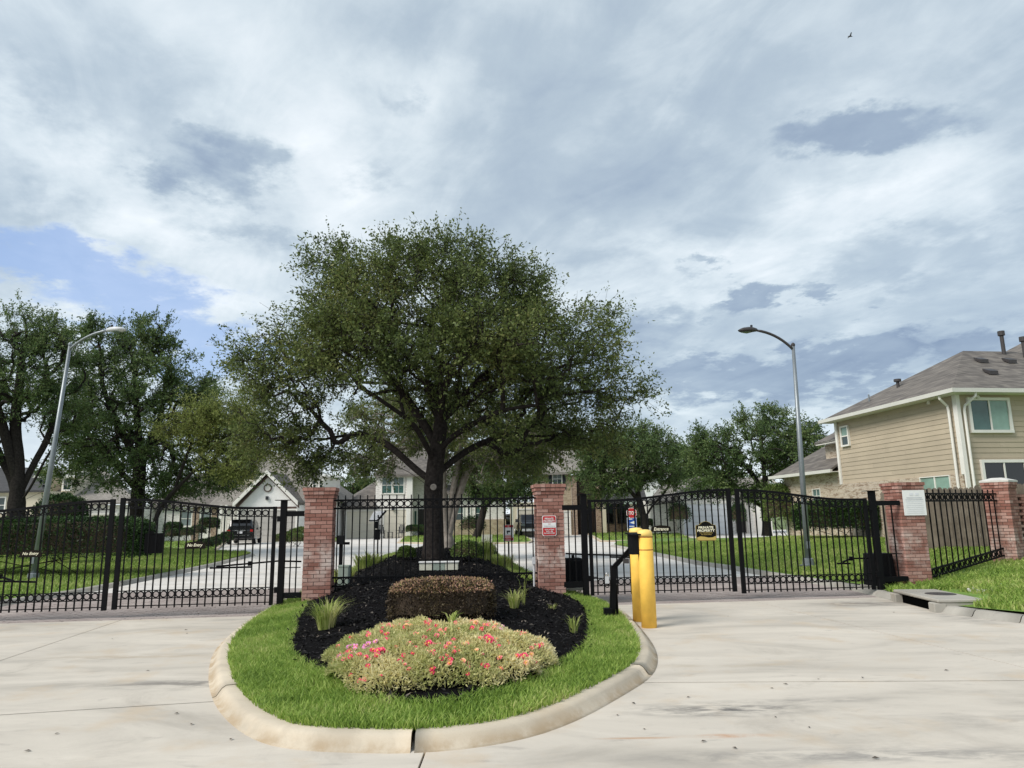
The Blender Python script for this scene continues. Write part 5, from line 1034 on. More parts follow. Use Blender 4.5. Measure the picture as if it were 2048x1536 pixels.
for a, b in ((76, 96), (121, 150)):
    x0, x1, z0, z1 = pxr(a, 992, b, 952, Y7 + 2.2); MB().b2((x0, Y7 + 2.2, z0 - .3), (x1, Y7 + 7, z1)).build('dormer', 'beige', h7); roofpoly(h7, [[(x0 - .35, Y7 + 1.8, z1), (x1 + .35, Y7 + 1.8, z1), (x1 - .1, Y7 + 6, z1 + .8), (x0 + .1, Y7 + 6, z1 + .8)]], 'gutter', .14, 'dormer_roof')
    winpx(h7, (a + b) / 2 - 6, 958, (a + b) / 2 + 6, 979, Y7 + 2.2, panes=('glass_dark', 'glass_dark'), split='h', trim=.12, muntin=1)
winpx(h7, -6, 996, 8, 1025, Y7, panes=('glass_dark', 'glass_dark'), split='h', trim=.1)

# ---- pale brick house with two garage doors, centre
Y5 = 65.
h5 = thing('house', 'pale brick two-storey house with two cream garage doors behind the oak', 'house', (at(850, 1070, Y5)[0], Y5, 0))
wallpx(h5, 752, 950, 815, 1071, Y5 + .3, 9, 'white_brick'); wallpx(h5, 689, 1014, 752, 1071, Y5 + .3, 8, 'white_brick', name='garage_wall'); wallpx(h5, 815, 950, 905, 1071, Y5 + 2.0, 8, 'white_brick', name='entry_wall'); wallpx(h5, 900, 985, 1010, 1040, Y5 + .8, 8, 'white_brick', name='bay_wall', z0=1.4); wallpx(h5, 898, 1040, 1012, 1071, Y5 + .7, 8, 'stone_wall', name='bay_base')
garage(h5, 694, 1023, 755, 1071, Y5 + .25); garage(h5, 768, 1020, 812, 1071, Y5 + .25)
for a, b in ((765, 783), (788, 807)): winpx(h5, a, 955, b, 986, Y5 + .3, panes=('glass_teal', 'glass_grey'), split='h', trim=.1, muntin=1)
wallpx(h5, 814, 948, 824, 1062, Y5 + .1, .5, 'white_trim', name='column'); x0, x1, z0, z1 = pxr(838, 1062, 849, 1018, Y5 + 1.95); d_ = MB().b2((x0, Y5 + 1.9, .1), (x1 + .3, Y5 + 2.02, z1)).build('front_door', 'dark_door', h5); winpx(h5, 829, 1022, 833, 1056, Y5 + 1.95, panes=('glass_teal',), trim=.1)
for a, b in ((911, 926), (936, 940), (952, 960)): winpx(h5, a, 1014, b, 1040, Y5 + .8, panes=('glass_dark', 'glass_teal'), split='h', trim=.1)
winpx(h5, 922, 972, 932, 981, Y5 + 2., panes=('glass_dark',), trim=.08)
roofpoly(h5, [[A(684, 1013, Y5 - .2), A(752, 1011, Y5 - .2), A(752, 962, Y5 + 6), A(748, 964, Y5 + 6)], [A(684, 1013, Y5 - .2), A(748, 964, Y5 + 6), A(690, 1000, Y5 + 10)]], 'roof_brown', .16, 'garage_roof')
roofpoly(h5, [[A(747, 949, Y5 - .2), A(910, 948, Y5 - .2), A(870, 890, Y5 + 6), A(800, 890, Y5 + 6)], [A(747, 949, Y5 - .2), A(800, 890, Y5 + 6), A(762, 940, Y5 + 12)], [A(910, 948, Y5 - .2), A(900, 940, Y5 + 12), A(870, 890, Y5 + 6)]], 'roof_brown', .2); roofpoly(h5, [[A(895, 986, Y5 + .2), A(1016, 984, Y5 + .2), A(985, 930, Y5 + 7), A(880, 930, Y5 + 7)], [A(1016, 984, Y5 + .2), A(1018, 975, Y5 + 12), A(985, 930, Y5 + 7)]], 'roof_brown', .2, 'bay_roof')
MB().box(at(786, 1017, Y5 + .1), (.22, .2, .3)).build('wall_lamp', 'shutter', h5)
# ---- brown brick house right of the pillar
Y4 = 66.
h4 = thing('house', 'tan and brown brick two-storey house with dark shutters beside the right pillar', 'house', (at(1170, 1065, Y4)[0], Y4, 0))
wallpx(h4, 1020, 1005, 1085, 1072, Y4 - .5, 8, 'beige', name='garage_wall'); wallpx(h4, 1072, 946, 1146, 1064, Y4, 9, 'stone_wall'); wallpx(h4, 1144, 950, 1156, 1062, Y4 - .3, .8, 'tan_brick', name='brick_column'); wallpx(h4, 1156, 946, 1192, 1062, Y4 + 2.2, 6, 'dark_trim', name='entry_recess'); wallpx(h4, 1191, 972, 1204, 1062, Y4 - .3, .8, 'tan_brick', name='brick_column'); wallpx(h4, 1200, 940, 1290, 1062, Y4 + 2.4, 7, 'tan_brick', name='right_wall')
garage(h4, 1036, 1020, 1072, 1070, Y4 - .55, 'door_cream'); garage(h4, 1127, 1024, 1140, 1062, Y4 - .05, 'white_trim')
winpx(h4, 1106, 948, 1123, 968, Y4, panes=('glass_dark', 'glass_grey'), split='h', trim=.09, muntin=1)
for a, b in ((1097, 1104), (1125, 1132)): wallpx(h4, a, 947, b, 978, Y4 - .08, .06, 'shutter', name='shutter', z0=at(a, 978, Y4)[2])
x0, x1, z0, z1 = pxr(1163, 1060, 1176, 1012, Y4 + 2.1); MB().b2((x0, Y4 + 2.1, .1), (x1, Y4 + 2.2, z1)).build('front_door', 'dark_door', h4)
roofpoly(h4, [[A(1064, 946, Y4 - .5), A(1160, 943, Y4 - .5), A(1150, 878, Y4 + 6), A(1092, 878, Y4 + 6)], [A(1160, 943, Y4 - .5), A(1192, 942, Y4 + 1), A(1150, 878, Y4 + 6)], [A(1064, 946, Y4 - .5), A(1092, 878, Y4 + 6), A(1070, 935, Y4 + 11)]], 'roof_tan', .22)
roofpoly(h4, [[A(1188, 945, Y4 + 1.5), A(1300, 940, Y4 + 1.5), A(1270, 905, Y4 + 7), A(1200, 905, Y4 + 7)]], 'roof_tan', .22)
roofpoly(h4, [[A(1203, 1003, Y4 - 1.2), A(1294, 1000, Y4 - 1.2), A(1285, 966, Y4 + 2.4), A(1204, 966, Y4 + 2.4)]], 'roof_dark', .25, 'porch_roof'); winpx(h4, 1226, 968, 1250, 988, Y4 + 1.0, panes=('glass_dark',), trim=.28, muntin=2)
x0, x1, z0, z1 = pxr(1222, 994, 1254, 962, Y4 + 1.05); MB().b2((x0, Y4 + 1.02, z0), (x1, Y4 + 3, z1)).build('dormer', 'beige', h4)
for a, b in ((1211, 1226), (1235, 1252)): winpx(h4, a, 1008, b, 1045, Y4 + 2.4, panes=('glass_black', 'glass_dark'), split='h', trim=.08, m='shutter')
for a in (1206, 1262): x0, x1, z0, z1 = pxr(a, 1060, a + 5, 1002, Y4 - .9); MB().b2((x0, Y4 - 1., 0), (x1, Y4 - .75, z1)).build('porch_column', 'beige', h4)
# ---- whitewashed brick garage house, right, and the tall white one behind it
Y2 = 60.
h2 = thing('house', 'whitewashed brick house with a wide white garage door behind the entrance gate', 'house', (at(1400, 1058, Y2)[0], Y2, 0))
wallpx(h2, 1356, 984, 1462, 1058, Y2, 8, 'white_brick'); wallpx(h2, 1300, 1000, 1358, 1060, Y2 + 1.2, 8, 'white_brick', name='side_wall'); wallpx(h2, 1460, 996, 1545, 1056, Y2 + 1.6, 7, 'white_brick', name='entry_wall'); garage(h2, 1366, 1009, 1456, 1056, Y2 - .05, 'door_white', 5)
a_, b_, c__ = at(1350, 992, Y2), at(1410, 955, Y2), at(1470, 988, Y2); MB().add([(a_[0] + .3, Y2 + .02, a_[2] - .1), (b_[0], Y2 + .02, b_[2]), (c__[0] - .3, Y2 + .02, c__[2] - .1), (a_[0] + .3, Y2 + .3, a_[2] - .1), (b_[0], Y2 + .3, b_[2]), (c__[0] - .3, Y2 + .3, c__[2] - .1)], [(2, 1, 0), (3, 4, 5), (0, 1, 4, 3), (1, 2, 5, 4)]).build('gable', 'white_brick', h2)
for e_ in (a_, c__): roofpoly(h2, [[(b_[0], Y2 - .4, b_[2] + .2), (e_[0], Y2 - .4, e_[2] + .1), (e_[0], Y2 + 8, e_[2] + .1), (b_[0], Y2 + 8, b_[2] + .2)]], 'roof_tan', .18)
roofpoly(h2, [[A(1296, 1002, Y2 + .8), A(1362, 1000, Y2 + .8), A(1385, 958, Y2 + 6), A(1330, 962, Y2 + 6)], [A(1455, 998, Y2 + 1.2), A(1552, 994, Y2 + 1.2), A(1535, 955, Y2 + 6), A(1450, 955, Y2 + 6)]], 'roof_tan', .18, 'side_roof')
x0, x1, z0, z1 = pxr(1473, 1052, 1488, 1008, Y2 + 1.55); MB().b2((x0, Y2 + 1.5, .1), (x1, Y2 + 1.62, z1)).build('front_door', 'dark_door', h2); wallpx(h2, 1489, 998, 1497, 1054, Y2 + 1.3, .3, 'door_grey', name='column'); wallpx(h2, 1509, 1000, 1545, 1054, Y2 + 1.4, .2, 'white_trim', name='white_panel')
h3 = thing('house', 'tall plain white house far behind the round dark oak', 'house', (at(1305, 1010, 88)[0], 88, 0))
wallpx(h3, 1276, 950, 1335, 1040, 88, 10, 'white_paint'); winpx(h3, 1293, 967, 1297, 981, 88, panes=('glass_dark',), trim=.08); winpx(h3, 1281, 963, 1283, 971, 88, panes=('glass_dark',), trim=.06); roofpoly(h3, [[A(1270, 951, 87.5), A(1342, 949, 87.5), A(1320, 925, 93), A(1290, 925, 93)]], 'roof_tan', .2)
# ---- wooden fences
PKT = MB().add([(0, 0, 0), (1, 0, 0), (1, 1, 0), (0, 1, 0), (0, 0, .975), (1, 0, .975), (1, 1, .975), (0, 1, .975), (.25, 0, 1), (.75, 0, 1), (.75, 1, 1), (.25, 1, 1)], [(3, 2, 1, 0), (0, 1, 5, 4), (1, 2, 6, 5), (2, 3, 7, 6), (3, 0, 4, 7), (4, 5, 9, 8), (5, 6, 10, 9), (6, 7, 11, 10), (7, 4, 8, 11), (8, 9, 10, 11)])
def wood_fence(label, Aa, Bb, za, zb2, h, m='wood_fence', w=.135):
    Aa, Bb = np.array(Aa), np.array(Bb); L = np.linalg.norm(Bb - Aa); rz = math.atan2(Bb[1] - Aa[1], Bb[0] - Aa[0]); t = thing('wooden_fence', label, 'fence', (Aa[0], Aa[1], za), rz); n = int(L / w); me = PKT.mesh('picket'); me.materials.append(MATS[m])
    for i in range(n): obj('picket', me, None, t, (i * w, random.uniform(-.004, .004), (zb2 - za) * i / n), 0., (w * .955, .018, h + random.uniform(-.025, .025)))
    for z in (.35, h * .55, h - .25): obj('rail', MB().bar((0, .05, z), (L, .05, z + zb2 - za), .04, .09).mesh('rail'), m, t)
    return t
wood_fence('weathered dark wooden privacy fence behind the right iron fence', (10.35, 20.3), (16.5, 19.2), .40, .62, 1.78); a, b = at(973, 1066, 68), at(1022, 1066, 68)
wood_fence('grey wooden fence right of the pale brick house', (a[0], 68), (b[0], 68), .1, .1, 1.9); a, b = at(664, 1066, 70), at(688, 1066, 70); wood_fence('dark red wooden fence left of the garage doors', (a[0], 70), (b[0], 70), .1, .1, 1.8, 'red_wood')

# ================================================================== street furniture and signs
def street_lamp(label, base, lean, hp, armv, headl, m):
    t = thing('street_lamp', label, 'street lamp', base); lx_, ly_ = lean
    obj('pole', MB().tube([(0, 0, -.05), (lx_ * .5, ly_ * .5, hp * .5), (lx_, ly_, hp)], [.088, .068, .045], 14).mesh('pole', smooth=True), 'galv', t)
    obj('base_plate', MB().box((0, 0, .01), (.36, .36, .03)).lathe([(.15, .02), (.14, .18), (.11, .2)], 12).mesh('plate'), 'galv', t)
    obj('hand_hole', MB().box((0, -.105, .55), (.09, .03, .2)).mesh('hand'), 'galv', t)
    obj('pole_cap', MB().lathe([(.055, 0), (.06, .05), (.03, .09), (.01, .1)], 10, (lx_, ly_, hp - .01)).mesh('cap'), m, t)
    a = np.array([lx_, ly_, hp - .12]); b = a + np.array(armv); mid = a + np.array([armv[0] * .42, armv[1] * .42, armv[2] * .86])
    pts = [(1 - s_) ** 2 * a + 2 * s_ * (1 - s_) * mid + s_ ** 2 * b for s_ in np.linspace(0, 1, 10)]
    obj('arm', MB().tube(pts, [.038] * 9 + [.03], 10).mesh('arm', smooth=True), m, t)
    d = np.array([armv[0], armv[1], 0.]); d /= np.linalg.norm(d); s_ = np.array([-d[1], d[0], 0]); hd = MB(); st_ = [(0, .05, .06, .03), (.12, .085, .09, .045), (.3, .13, .10, .07), (.48, .125, .075, .07), (.6, .07, .03, .04), (.64, .02, .005, .01)]; ns = 12
    for u, w, up_, dn in st_:
        u *= headl / .64
        for k in range(ns):
            th = 2 * math.pi * k / ns; hd.v.append(tuple(b + d * u + s_ * w * math.cos(th) + np.array([0, 0, (up_ if math.sin(th) > 0 else dn) * math.sin(th)])))
    hd.f = [(i * ns + k, i * ns + (k + 1) % ns, (i + 1) * ns + (k + 1) % ns, (i + 1) * ns + k) for i in range(len(st_) - 1) for k in range(ns)] + [tuple(range(ns))[::-1]]
    ho = obj('lamp_head', hd.mesh('head', smooth=True), 'sign_grey' if m == 'galv' else 'bronze', t)
    obj('photocell', MB().lathe([(.035, 0), (.035, .07), (.02, .08)], 8, tuple(b + d * .15 + np.array([0, 0, .08]))).mesh('photocell'), 'shutter', ho)
    ln = MB(); n_ = 12
    c0 = b + d * (.36 * headl / .64) - np.array([0, 0, .055]); ln.v = [tuple(c0 + d * .17 * math.cos(2 * math.pi * k / n_) + s_ * .095 * math.sin(2 * math.pi * k / n_)) for k in range(n_)] + [tuple(c0 - np.array([0, 0, .04]))]; ln.f = [(k, n_, (k + 1) % n_) for k in range(n_)]
    obj('lens', ln.mesh('lens', smooth=True), 'glass_grey', ho)
b0 = gz(66, 1160, .13); tp_ = at(140, 694, b0[1]); hp = at(136, 690, b0[1])[2] - b0[2]; he = at(222, 660, b0[1]); street_lamp('galvanised street lamp behind the exit gate, its arm reaching right', (b0[0], b0[1], .12), (tp_[0] - b0[0], 0.), hp, (he[0] - tp_[0], -.2, he[2] - tp_[2] - .0), .62, 'galv')
b0 = gz(1617, 1130, .24); tp_ = at(1586, 690, b0[1]); hp = tp_[2] - b0[2]; he = at(1511, 660, b0[1]); street_lamp('street lamp with a dark head behind the entrance gate, arm reaching left', (b0[0], b0[1], .22), (tp_[0] - b0[0], 0.), hp, (he[0] - tp_[0], -.1, he[2] - tp_[2] + .1), .55, 'bronze')
# yellow bollards
def bollard(label, x, y, h):
    t = thing('bollard', label, 'bollard', (x, y, 0)); r = .112
    obj('sleeve', MB().lathe([(r, -.02), (r, h)], 24).mesh('sleeve', smooth=False), 'yellow', t)
    obj('dome_cap', MB().lathe([(r * 1.0, h + .008), (r * 1.0, h + .05), (r * .96, h + .075), (r * .82, h + .095), (r * .5, h + .108), (.01, h + .112)], 24).mesh('cap', smooth=True), 'yellow_cap', t)
    for z in (h - .005, h - .19): obj('red_band', MB().lathe([(r * 1.012, z), (r * 1.012, z + .012)], 24).mesh('band'), 'red_line', t)
    for s_ in t.children:
        if s_.name.startswith('sleeve'): s_.data.polygons.foreach_set('use_smooth', [len(p_.vertices) == 4 for p_ in s_.data.polygons])
bollard('nearer yellow bollard at the island kerb, on the right of the pair', 1.95, 10.86, 1.29); bollard('farther yellow bollard half hidden behind the entry keypad', 1.93, 11.5, 1.31)
# gooseneck entry keypad
kx, ky = 1.50, 11.15; kz = float(zisl(np.array(kx), np.array(ky)))
kp = thing('entry_keypad', 'black gooseneck entry keypad stand beside the yellow bollards', 'keypad', (kx, ky, kz))
P_ = lambda px, py, Y: np.array(at(px, py, Y)) - np.array([kx, ky, kz])
q0 = P_(1223, 1215, 11.15); q1 = P_(1228, 1134, 11.12); q2 = P_(1262, 1097, 10.98); q3 = P_(1272, 1086, 10.93)
obj('neck', MB().bar((q0[0], q0[1], -.05), q1 + np.array([0, 0, .02]), .085, .10, (0, 1, 0)).bar(q1, q2, .06, .10, (0, 1, 0)).mesh('neck'), 'black_metal', kp)
o_ = obj('keypad_housing', MB().box((0, 0, 0), (.16, .19, .30)).add([(-.11, -.14, .15), (.11, -.14, .15), (.11, .12, .17), (-.11, .12, .17), (-.11, -.14, .13), (.11, -.14, .13), (.11, .12, .15), (-.11, .12, .15)], [(0, 1, 2, 3), (7, 6, 5, 4), (4, 5, 1, 0), (5, 6, 2, 1), (6, 7, 3, 2), (7, 4, 0, 3)]).mesh('housing'), 'black_plastic', kp, tuple(P_(1270, 1088, 10.9)), R_(12))
obj('key_panel', MB().box((0, 0, 0), (.12, .01, .2)).mesh('panel'), 'sign_grey', o_, (0.02, -.1, -.02)) if False else None
obj('foot_box', MB().box((-.06, -.02, .06), (.12, .14, .2)).mesh('foot'), 'black_metal', kp, (q0[0], q0[1], 0)); obj('conduit', MB().tube([(.09, .03, -.02), (.085, .03, .5)], .02, 8).mesh('conduit'), 'black_metal', kp, (q0[0], q0[1], 0))
lk = obj('lock_box', MB().box((0, 0, 0), (.055, .05, .10)).mesh('lock'), 'sign_grey', kp, tuple(P_(1214, 1160, 11.05))); obj('shackle', MB().tube([(-.018, 0, .05), (-.018, 0, .09), (0, 0, .1), (.018, 0, .09), (.018, 0, .05)], .006, 6).mesh('shackle'), 'chrome', lk)
obj('lock_loop', MB().tube([(.03 * math.cos(a), 0, .03 * math.sin(a) - .08) for a in np.linspace(0, 6.28, 10)], .007, 5).mesh('loop'), 'black_metal', lk)
obj('reader_bracket', MB().box((0, 0, 0), (.085, .05, .07)).mesh('reader'), 'bronze', kp, tuple(P_(1252, 1122, 10.98)))
# signs on the gates and pillars
def plate(name, label, cat, px0, py0, px1, py1, off, shape, m, edge=None, em=None):
    a, b = gp(px0, py1, off), gp(px1, py0, off); c_ = (a + b) / 2; w, h = abs(b[0] - a[0]) / math.cos(GROT), abs(b[2] - a[2]); t = thing(name, label, cat, tuple(c_), GROT)
    def flat(poly, y, th, nm, mm, k=1.): n_ = len(poly); obj(nm, MB().add([(x * w * k, y, z * h * k) for x, z in poly] + [(x * w * k, y + th, z * h * k) for x, z in poly], [tuple(range(n_)), tuple(range(n_, 2 * n_))[::-1]] + [(i, n_ + i, n_ + (i + 1) % n_, (i + 1) % n_) for i in range(n_)]).mesh(nm), mm, t)
    if edge: flat(shape, 0., .008, 'rim', em); flat([(x * edge[0], z * edge[1]) for x, z in shape], -.003, .004, 'face', m)
    else: flat(shape, 0., .012, 'face', m)
    return t, w, h
def tx(t, s_, hgt, x, z, m, width=None, **k): o_ = text(s_, hgt, m, None, (0, 0, 0), 0., width, **k); o_.parent = t; o_.location = (x, -.0055, z); return o_
oval = [(-.5, -.42), (-.46, -.5), (.46, -.5), (.5, -.42), (.47, .12), (.42, .28), (.25, .42), (0, .5), (-.25, .42), (-.42, .28), (-.47, .12)]
for nm, lb, p_ in (('No Entry', 'black No Entry plate on the gate leaf cut by the left edge', (38, 1099, 85, 1115)), ('No Entry', 'black No Entry plate on the exit leaf near the left pillar', (368, 1082, 412, 1098)), ('Entrance', 'dark Entrance plate on the gate behind the bollards', (1302, 1050, 1342, 1064))):
    t, w, h = plate('gate_sign', lb, 'sign', *p_, .03, oval, 'sign_brown'); tx(t, nm, h * .5, 0, -h * .06, 'cream_letter', w * .72, shear=.25, bold=.02)
arch = [(-.5, -.42), (-.42, -.5), (.42, -.5), (.5, -.42), (.5, .2), (.48, .3), (.32, .32), (.22, .42), (.1, .48), (0, .5), (-.1, .48), (-.22, .42), (-.32, .32), (-.48, .3), (-.5, .2)]
t, w, h = plate('private_property_sign', 'arched black and gold private property sign on the entrance gate', 'sign', 1393, 1042, 1431, 1082, .03, arch, 'sign_black', (.965, .97), 'gold')
tx(t, 'PRIVATE', h * .13, 0, h * .175, 'cream_letter', w * .74, bold=.03); tx(t, 'PROPERTY', h * .13, 0, h * .02, 'cream_letter', w * .86, bold=.03); tx(t, 'NO TRESPASSING', h * .055, 0, -h * .10, 'gold', w * .62); tx(t, 'NO SOLICITING', h * .055, 0, -h * .18, 'gold', w * .5)
sw = [(-.46, -.32), (-.3, -.27), (-.1, -.29), (.1, -.34), (.3, -.33), (.46, -.26), (.46, -.44), (.4, -.47), (-.4, -.47), (-.46, -.42)]; n_ = len(sw); obj('gold_swirl', MB().add([(x * w, -.0062, z * h) for x, z in sw] + [(x * w, -.003, z * h) for x, z in sw], [tuple(range(n_)), tuple(range(n_, 2 * n_))[::-1]] + [(i, n_ + i, n_ + (i + 1) % n_, (i + 1) % n_) for i in range(n_)]).mesh('swirl'), 'gold', t)
sq = [(-.5, -.44), (-.44, -.5), (.44, -.5), (.5, -.44), (.5, .44), (.44, .5), (-.44, .5), (-.5, .44)]
t, w, h = plate('blank_sign', 'plain black panel on the exit gate leaf left of its No Entry plate', 'panel', 287, 1066, 329, 1107, -.05, sq, 'black_metal'); obj('panel_hook', MB().box((-.06, 0, h * .53), (.08, .02, .06)).mesh('hook'), 'black_metal', t)
# red sign on the pillar
t, w, h = plate('no_trespass_sign', 'red and white private property sign on the right brick pillar', 'sign', 1085, 1031, 1112, 1072, .045, sq, 'sign_red', (.92, .95), 'sign_white')
obj('white_band', MB().box((0, -.0045, .03 * h), (w * .92, .003, h * .25)).mesh('band'), 'sign_white', t)
tx(t, 'PRIVATE', h * .10, 0, h * .345, 'sign_white', w * .62, bold=.02); tx(t, 'PROPERTY', h * .10, 0, h * .225, 'sign_white', w * .80, bold=.02); tx(t, 'NO', h * .05, 0, h * .085, 'sign_red'); tx(t, 'TRESPASSING', h * .06, 0, -h * .02, 'sign_grey', w * .78); 
for i, s_ in enumerate(('VIOLATORS', 'WILL BE', 'PROSECUTED')): tx(t, s_, h * .065, 0, -h * (.19 + .09 * i), 'sign_white', w * (.66, .5, .76)[i], bold=.01)
for o_ in t.children:
    if o_.name.startswith('lettering'): o_.location.y = -.0075
# white notice on the far pillar
t, w, h = plate('notice_board', 'white printed notice board on the entrance hinge pillar', 'notice', 1810, 980, 1848, 1031, .03, [(-.5, -.5), (.5, -.5), (.5, .5), (-.5, .5)], 'sign_white')
for i in range(2): obj('printed_block', MB().box((-.12 * w + .26 * w * i, -.003, .34 * h), (.17 * w, .003, .10 * h)).mesh('block'), 'door_white', t)
for i in range(9): obj('printed_line', MB().box((0, -.003, (.2 - .075 * i) * h), (w * (.8 if i % 3 else .7), .003, h * (.016 if i > 1 else .03))).mesh('line'), 'sign_grey' if i < 2 else 'door_white', t)
def post_sign(name, label, cat, base, hp, r, pm): t = thing(name, label, cat, base); obj('post', MB().tube([(0, 0, -.05), (0, 0, hp)], r, 8).mesh('post'), pm, t); return t
# stop sign with the blue board below it
Ys = 45.; cS = at(1263, 1026, Ys); t = post_sign('stop_sign', 'red octagonal stop sign with a blue board below, seen through the gate', 'stop sign', (cS[0], Ys, .05), cS[2] + .35, .03, 'galv'); zc_ = cS[2] - .05
def disc(nm, r, y, m, rot=math.pi / 8, n_=8): obj(nm, MB().add([(r * math.cos(2 * math.pi * k / n_ + rot), y, zc_ + r * math.sin(2 * math.pi * k / n_ + rot)) for k in range(n_)] + [(r * math.cos(2 * math.pi * k / n_ + rot), y + .005, zc_ + r * math.sin(2 * math.pi * k / n_ + rot)) for k in range(n_)], [tuple(range(n_)), tuple(range(n_, 2 * n_))[::-1]] + [(i, n_ + i, n_ + (i + 1) % n_, (i + 1) % n_) for i in range(n_)]).mesh(nm), m, t)
disc('rim', .345, -.045, 'sign_white'); disc('face', .315, -.052, 'sign_red'); o_ = text('STOP', .22, 'sign_white', None, (0, 0, 0), width=.5, bold=.03); o_.parent = t; o_.location = (0, -.056, zc_)
bz = at(1263, 1048, Ys)[2] - .05; obj('blue_board', MB().box((-.01, -.045, bz), (.60, .008, .78)).mesh('board'), 'sign_white', t); bb_ = obj('blue_face', MB().box((-.01, -.051, bz + .06), (.56, .004, .60)).mesh('face'), 'sign_blue', t)
obj('white_triangle', MB().add([(-.15, -.056, bz + .08), (.18, -.056, bz - .02), (.18, -.056, bz + .2), (-.15, -.053, bz + .08), (.18, -.053, bz - .02), (.18, -.053, bz + .2)], [(0, 1, 2), (5, 4, 3), (0, 3, 4, 1), (1, 4, 5, 2), (2, 5, 3, 0)]).mesh('triangle'), 'sign_white', bb_)
for z, w in ((.3, .26), (-.14, .4)): obj('printed_line', MB().box((-.1 if z > 0 else 0, -.0545, bz + z), (w, .003, .05)).mesh('line'), 'sign_white', bb_)
g1 = at(1263, 1007, Ys)[2]; obj('street_blade', MB().box((-.05, -.03, g1), (.75, .01, .17)).mesh('blade'), 'cover_green', t)
# surveillance sign on a stake
Yv = 22.5; cV = at(1017, 1066, Yv); zg_ = float(zisl(np.array(-.35), np.array(Yv))); t = thing('surveillance_sign', 'white and red camera warning sign on a black stake behind the fence', 'sign', (cV[0], Yv, zg_)); zc_ = cV[2] - zg_
obj('stake', MB().box((0, .02, zc_ / 2), (.05, .04, zc_ + .3)).mesh('stake'), 'black_metal', t); obj('board', MB().box((0, -.008, zc_), (.315, .008, .50)).mesh('board'), 'sign_white', t)
for z, hh in ((.205, .07), (-.185, .09)): obj('red_band', MB().box((0, -.014, zc_ + z), (.285, .004, hh)).mesh('band'), 'sign_red', t)
obj('camera_icon', MB().box((0, -.014, zc_ + .05), (.11, .004, .05)).box((-.03, -.014, zc_ + .0), (.03, .004, .05)).mesh('icon'), 'shutter', t)
for z, w, m_ in ((-.05, .16, 'sign_grey'), (-.085, .22, 'sign_red'), (-.115, .2, 'sign_red')): obj('printed_line', MB().box((0, -.014, zc_ + z), (w, .004, .018)).mesh('line'), m_, t)
obj('top_clip', MB().box((0, .01, zc_ + .31), (.12, .06, .08)).mesh('clip'), 'black_metal', t)
for z, s_ in ((.205, '24'), (-.185, 'SURVEILLANCE')): o_ = text(s_, .04, 'sign_white', None, (0, 0, 0), width=.05 if z > 0 else .22); o_.parent = t; o_.location = (0, -.018, zc_ + z)
# solar panel on a pole
Yp = 21.5; cp = at(755, 1110, Yp); t = thing('solar_panel', 'tilted grey solar panel on a slim black pole left of the oak', 'solar panel', (cp[0], Yp, max(.08, cp[2] - .05))); zt_ = at(757, 1030, Yp)[2] - t.location.z
obj('pole', MB().tube([(0, 0, -.05), (0, 0, zt_)], .022, 8).mesh('pole'), 'black_metal', t); A3 = [np.array(at(*q_)) - np.array(t.location) for q_ in ((738, 1041, Yp - .1), (755, 1041, Yp - .15), (772, 1022, Yp + .3), (748, 1022, Yp + .35))]
obj('panel', MB().slab([tuple(p_) for p_ in A3], .03).mesh('panel'), 'sign_grey', t); obj('panel_frame', MB().bar(A3[1], A3[2], .035, .05).bar(A3[0], A3[1], .03, .03).mesh('frame'), 'black_metal', t); cb_ = at(755, 1050, Yp) - np.array(t.location); obj('battery_box', MB().box(tuple(cb_ + np.array([-.03, -.05, 0])), (.1, .1, .2)).box(tuple(cb_ + np.array([.0, .0, -.28])), (.16, .06, .3)).mesh('box'), 'black_plastic', t)
# post with a black box, green utility box, cream box, white box on stands
t = thing('mailbox_post', 'slim black post with a black box just right of the left pillar', 'post', (*at(681, 1135, 17.)[:2], .12)); zz_ = at(683, 1085, 17.)[2] - .12
obj('post', MB().box((0, 0, zz_ / 2), (.075, .075, zz_)).mesh('post'), 'black_metal', t); obj('box', MB().box((.0, -.02, zz_ + .06), (.15, .16, .2)).mesh('box'), 'black_plastic', t); obj('side_bracket', MB().box((.13, -.02, zz_ - .02), (.14, .05, .06)).mesh('bracket'), 'black_metal', t)
c_ = at(688, 1170, 14.9); t = thing('utility_box', 'green utility pedestal behind the fence next to the left pillar', 'utility box', (c_[0], 14.9, c_[2] - .02)); w_ = at(698, 1150, 14.9)[0] - at(677, 1150, 14.9)[0]; hh = at(688, 1131, 14.9)[2] - c_[2]
o_ = obj('shell', MB().box((0, 0, hh / 2), (w_, w_, hh)).mesh('shell'), 'cover_green', t); md = o_.modifiers.new('b', 'BEVEL'); md.width = .012; md.segments = 2
obj('lid', MB().box((0, 0, hh + .012), (w_ * 1.06, w_ * 1.06, .028)).mesh('lid'), 'cover_green', t); obj('seam', MB().box((0, -w_ / 2 - .002, hh * .5), (.006, .004, hh * .9)).mesh('seam'), 'shutter', t)
c_ = at(878, 1130, 15.3); t = thing('valve_box', 'long pale valve cabinet on short legs at the foot of the oak', 'cabinet', (c_[0], 15.3, float(zisl(np.array(c_[0]), np.array(15.3))) + .02)); a, b = at(840, 1140, 15.3), at(917, 1124, 15.3); w_ = b[0] - a[0]; z0, z1 = a[2] - t.location.z, b[2] - t.location.z
for i in range(3): obj('door', MB().box((-w_ / 2 + w_ * (i + .5) / 3, 0, (z0 + z1) / 2), (w_ / 3 - .008, .2, z1 - z0)).mesh('door'), 'cover_green' if i == 1 else 'cream_box', t)
obj('top', MB().box((0, 0, z1 + .01), (w_ + .03, .24, .02)).mesh('top'), 'white_paint', t)
for s_ in (-1, 1): obj('leg', MB().box((s_ * w_ * .16, 0, (z0 - .15) / 2), (.05, .05, z0 + .15)).mesh('leg'), 'galv', t)
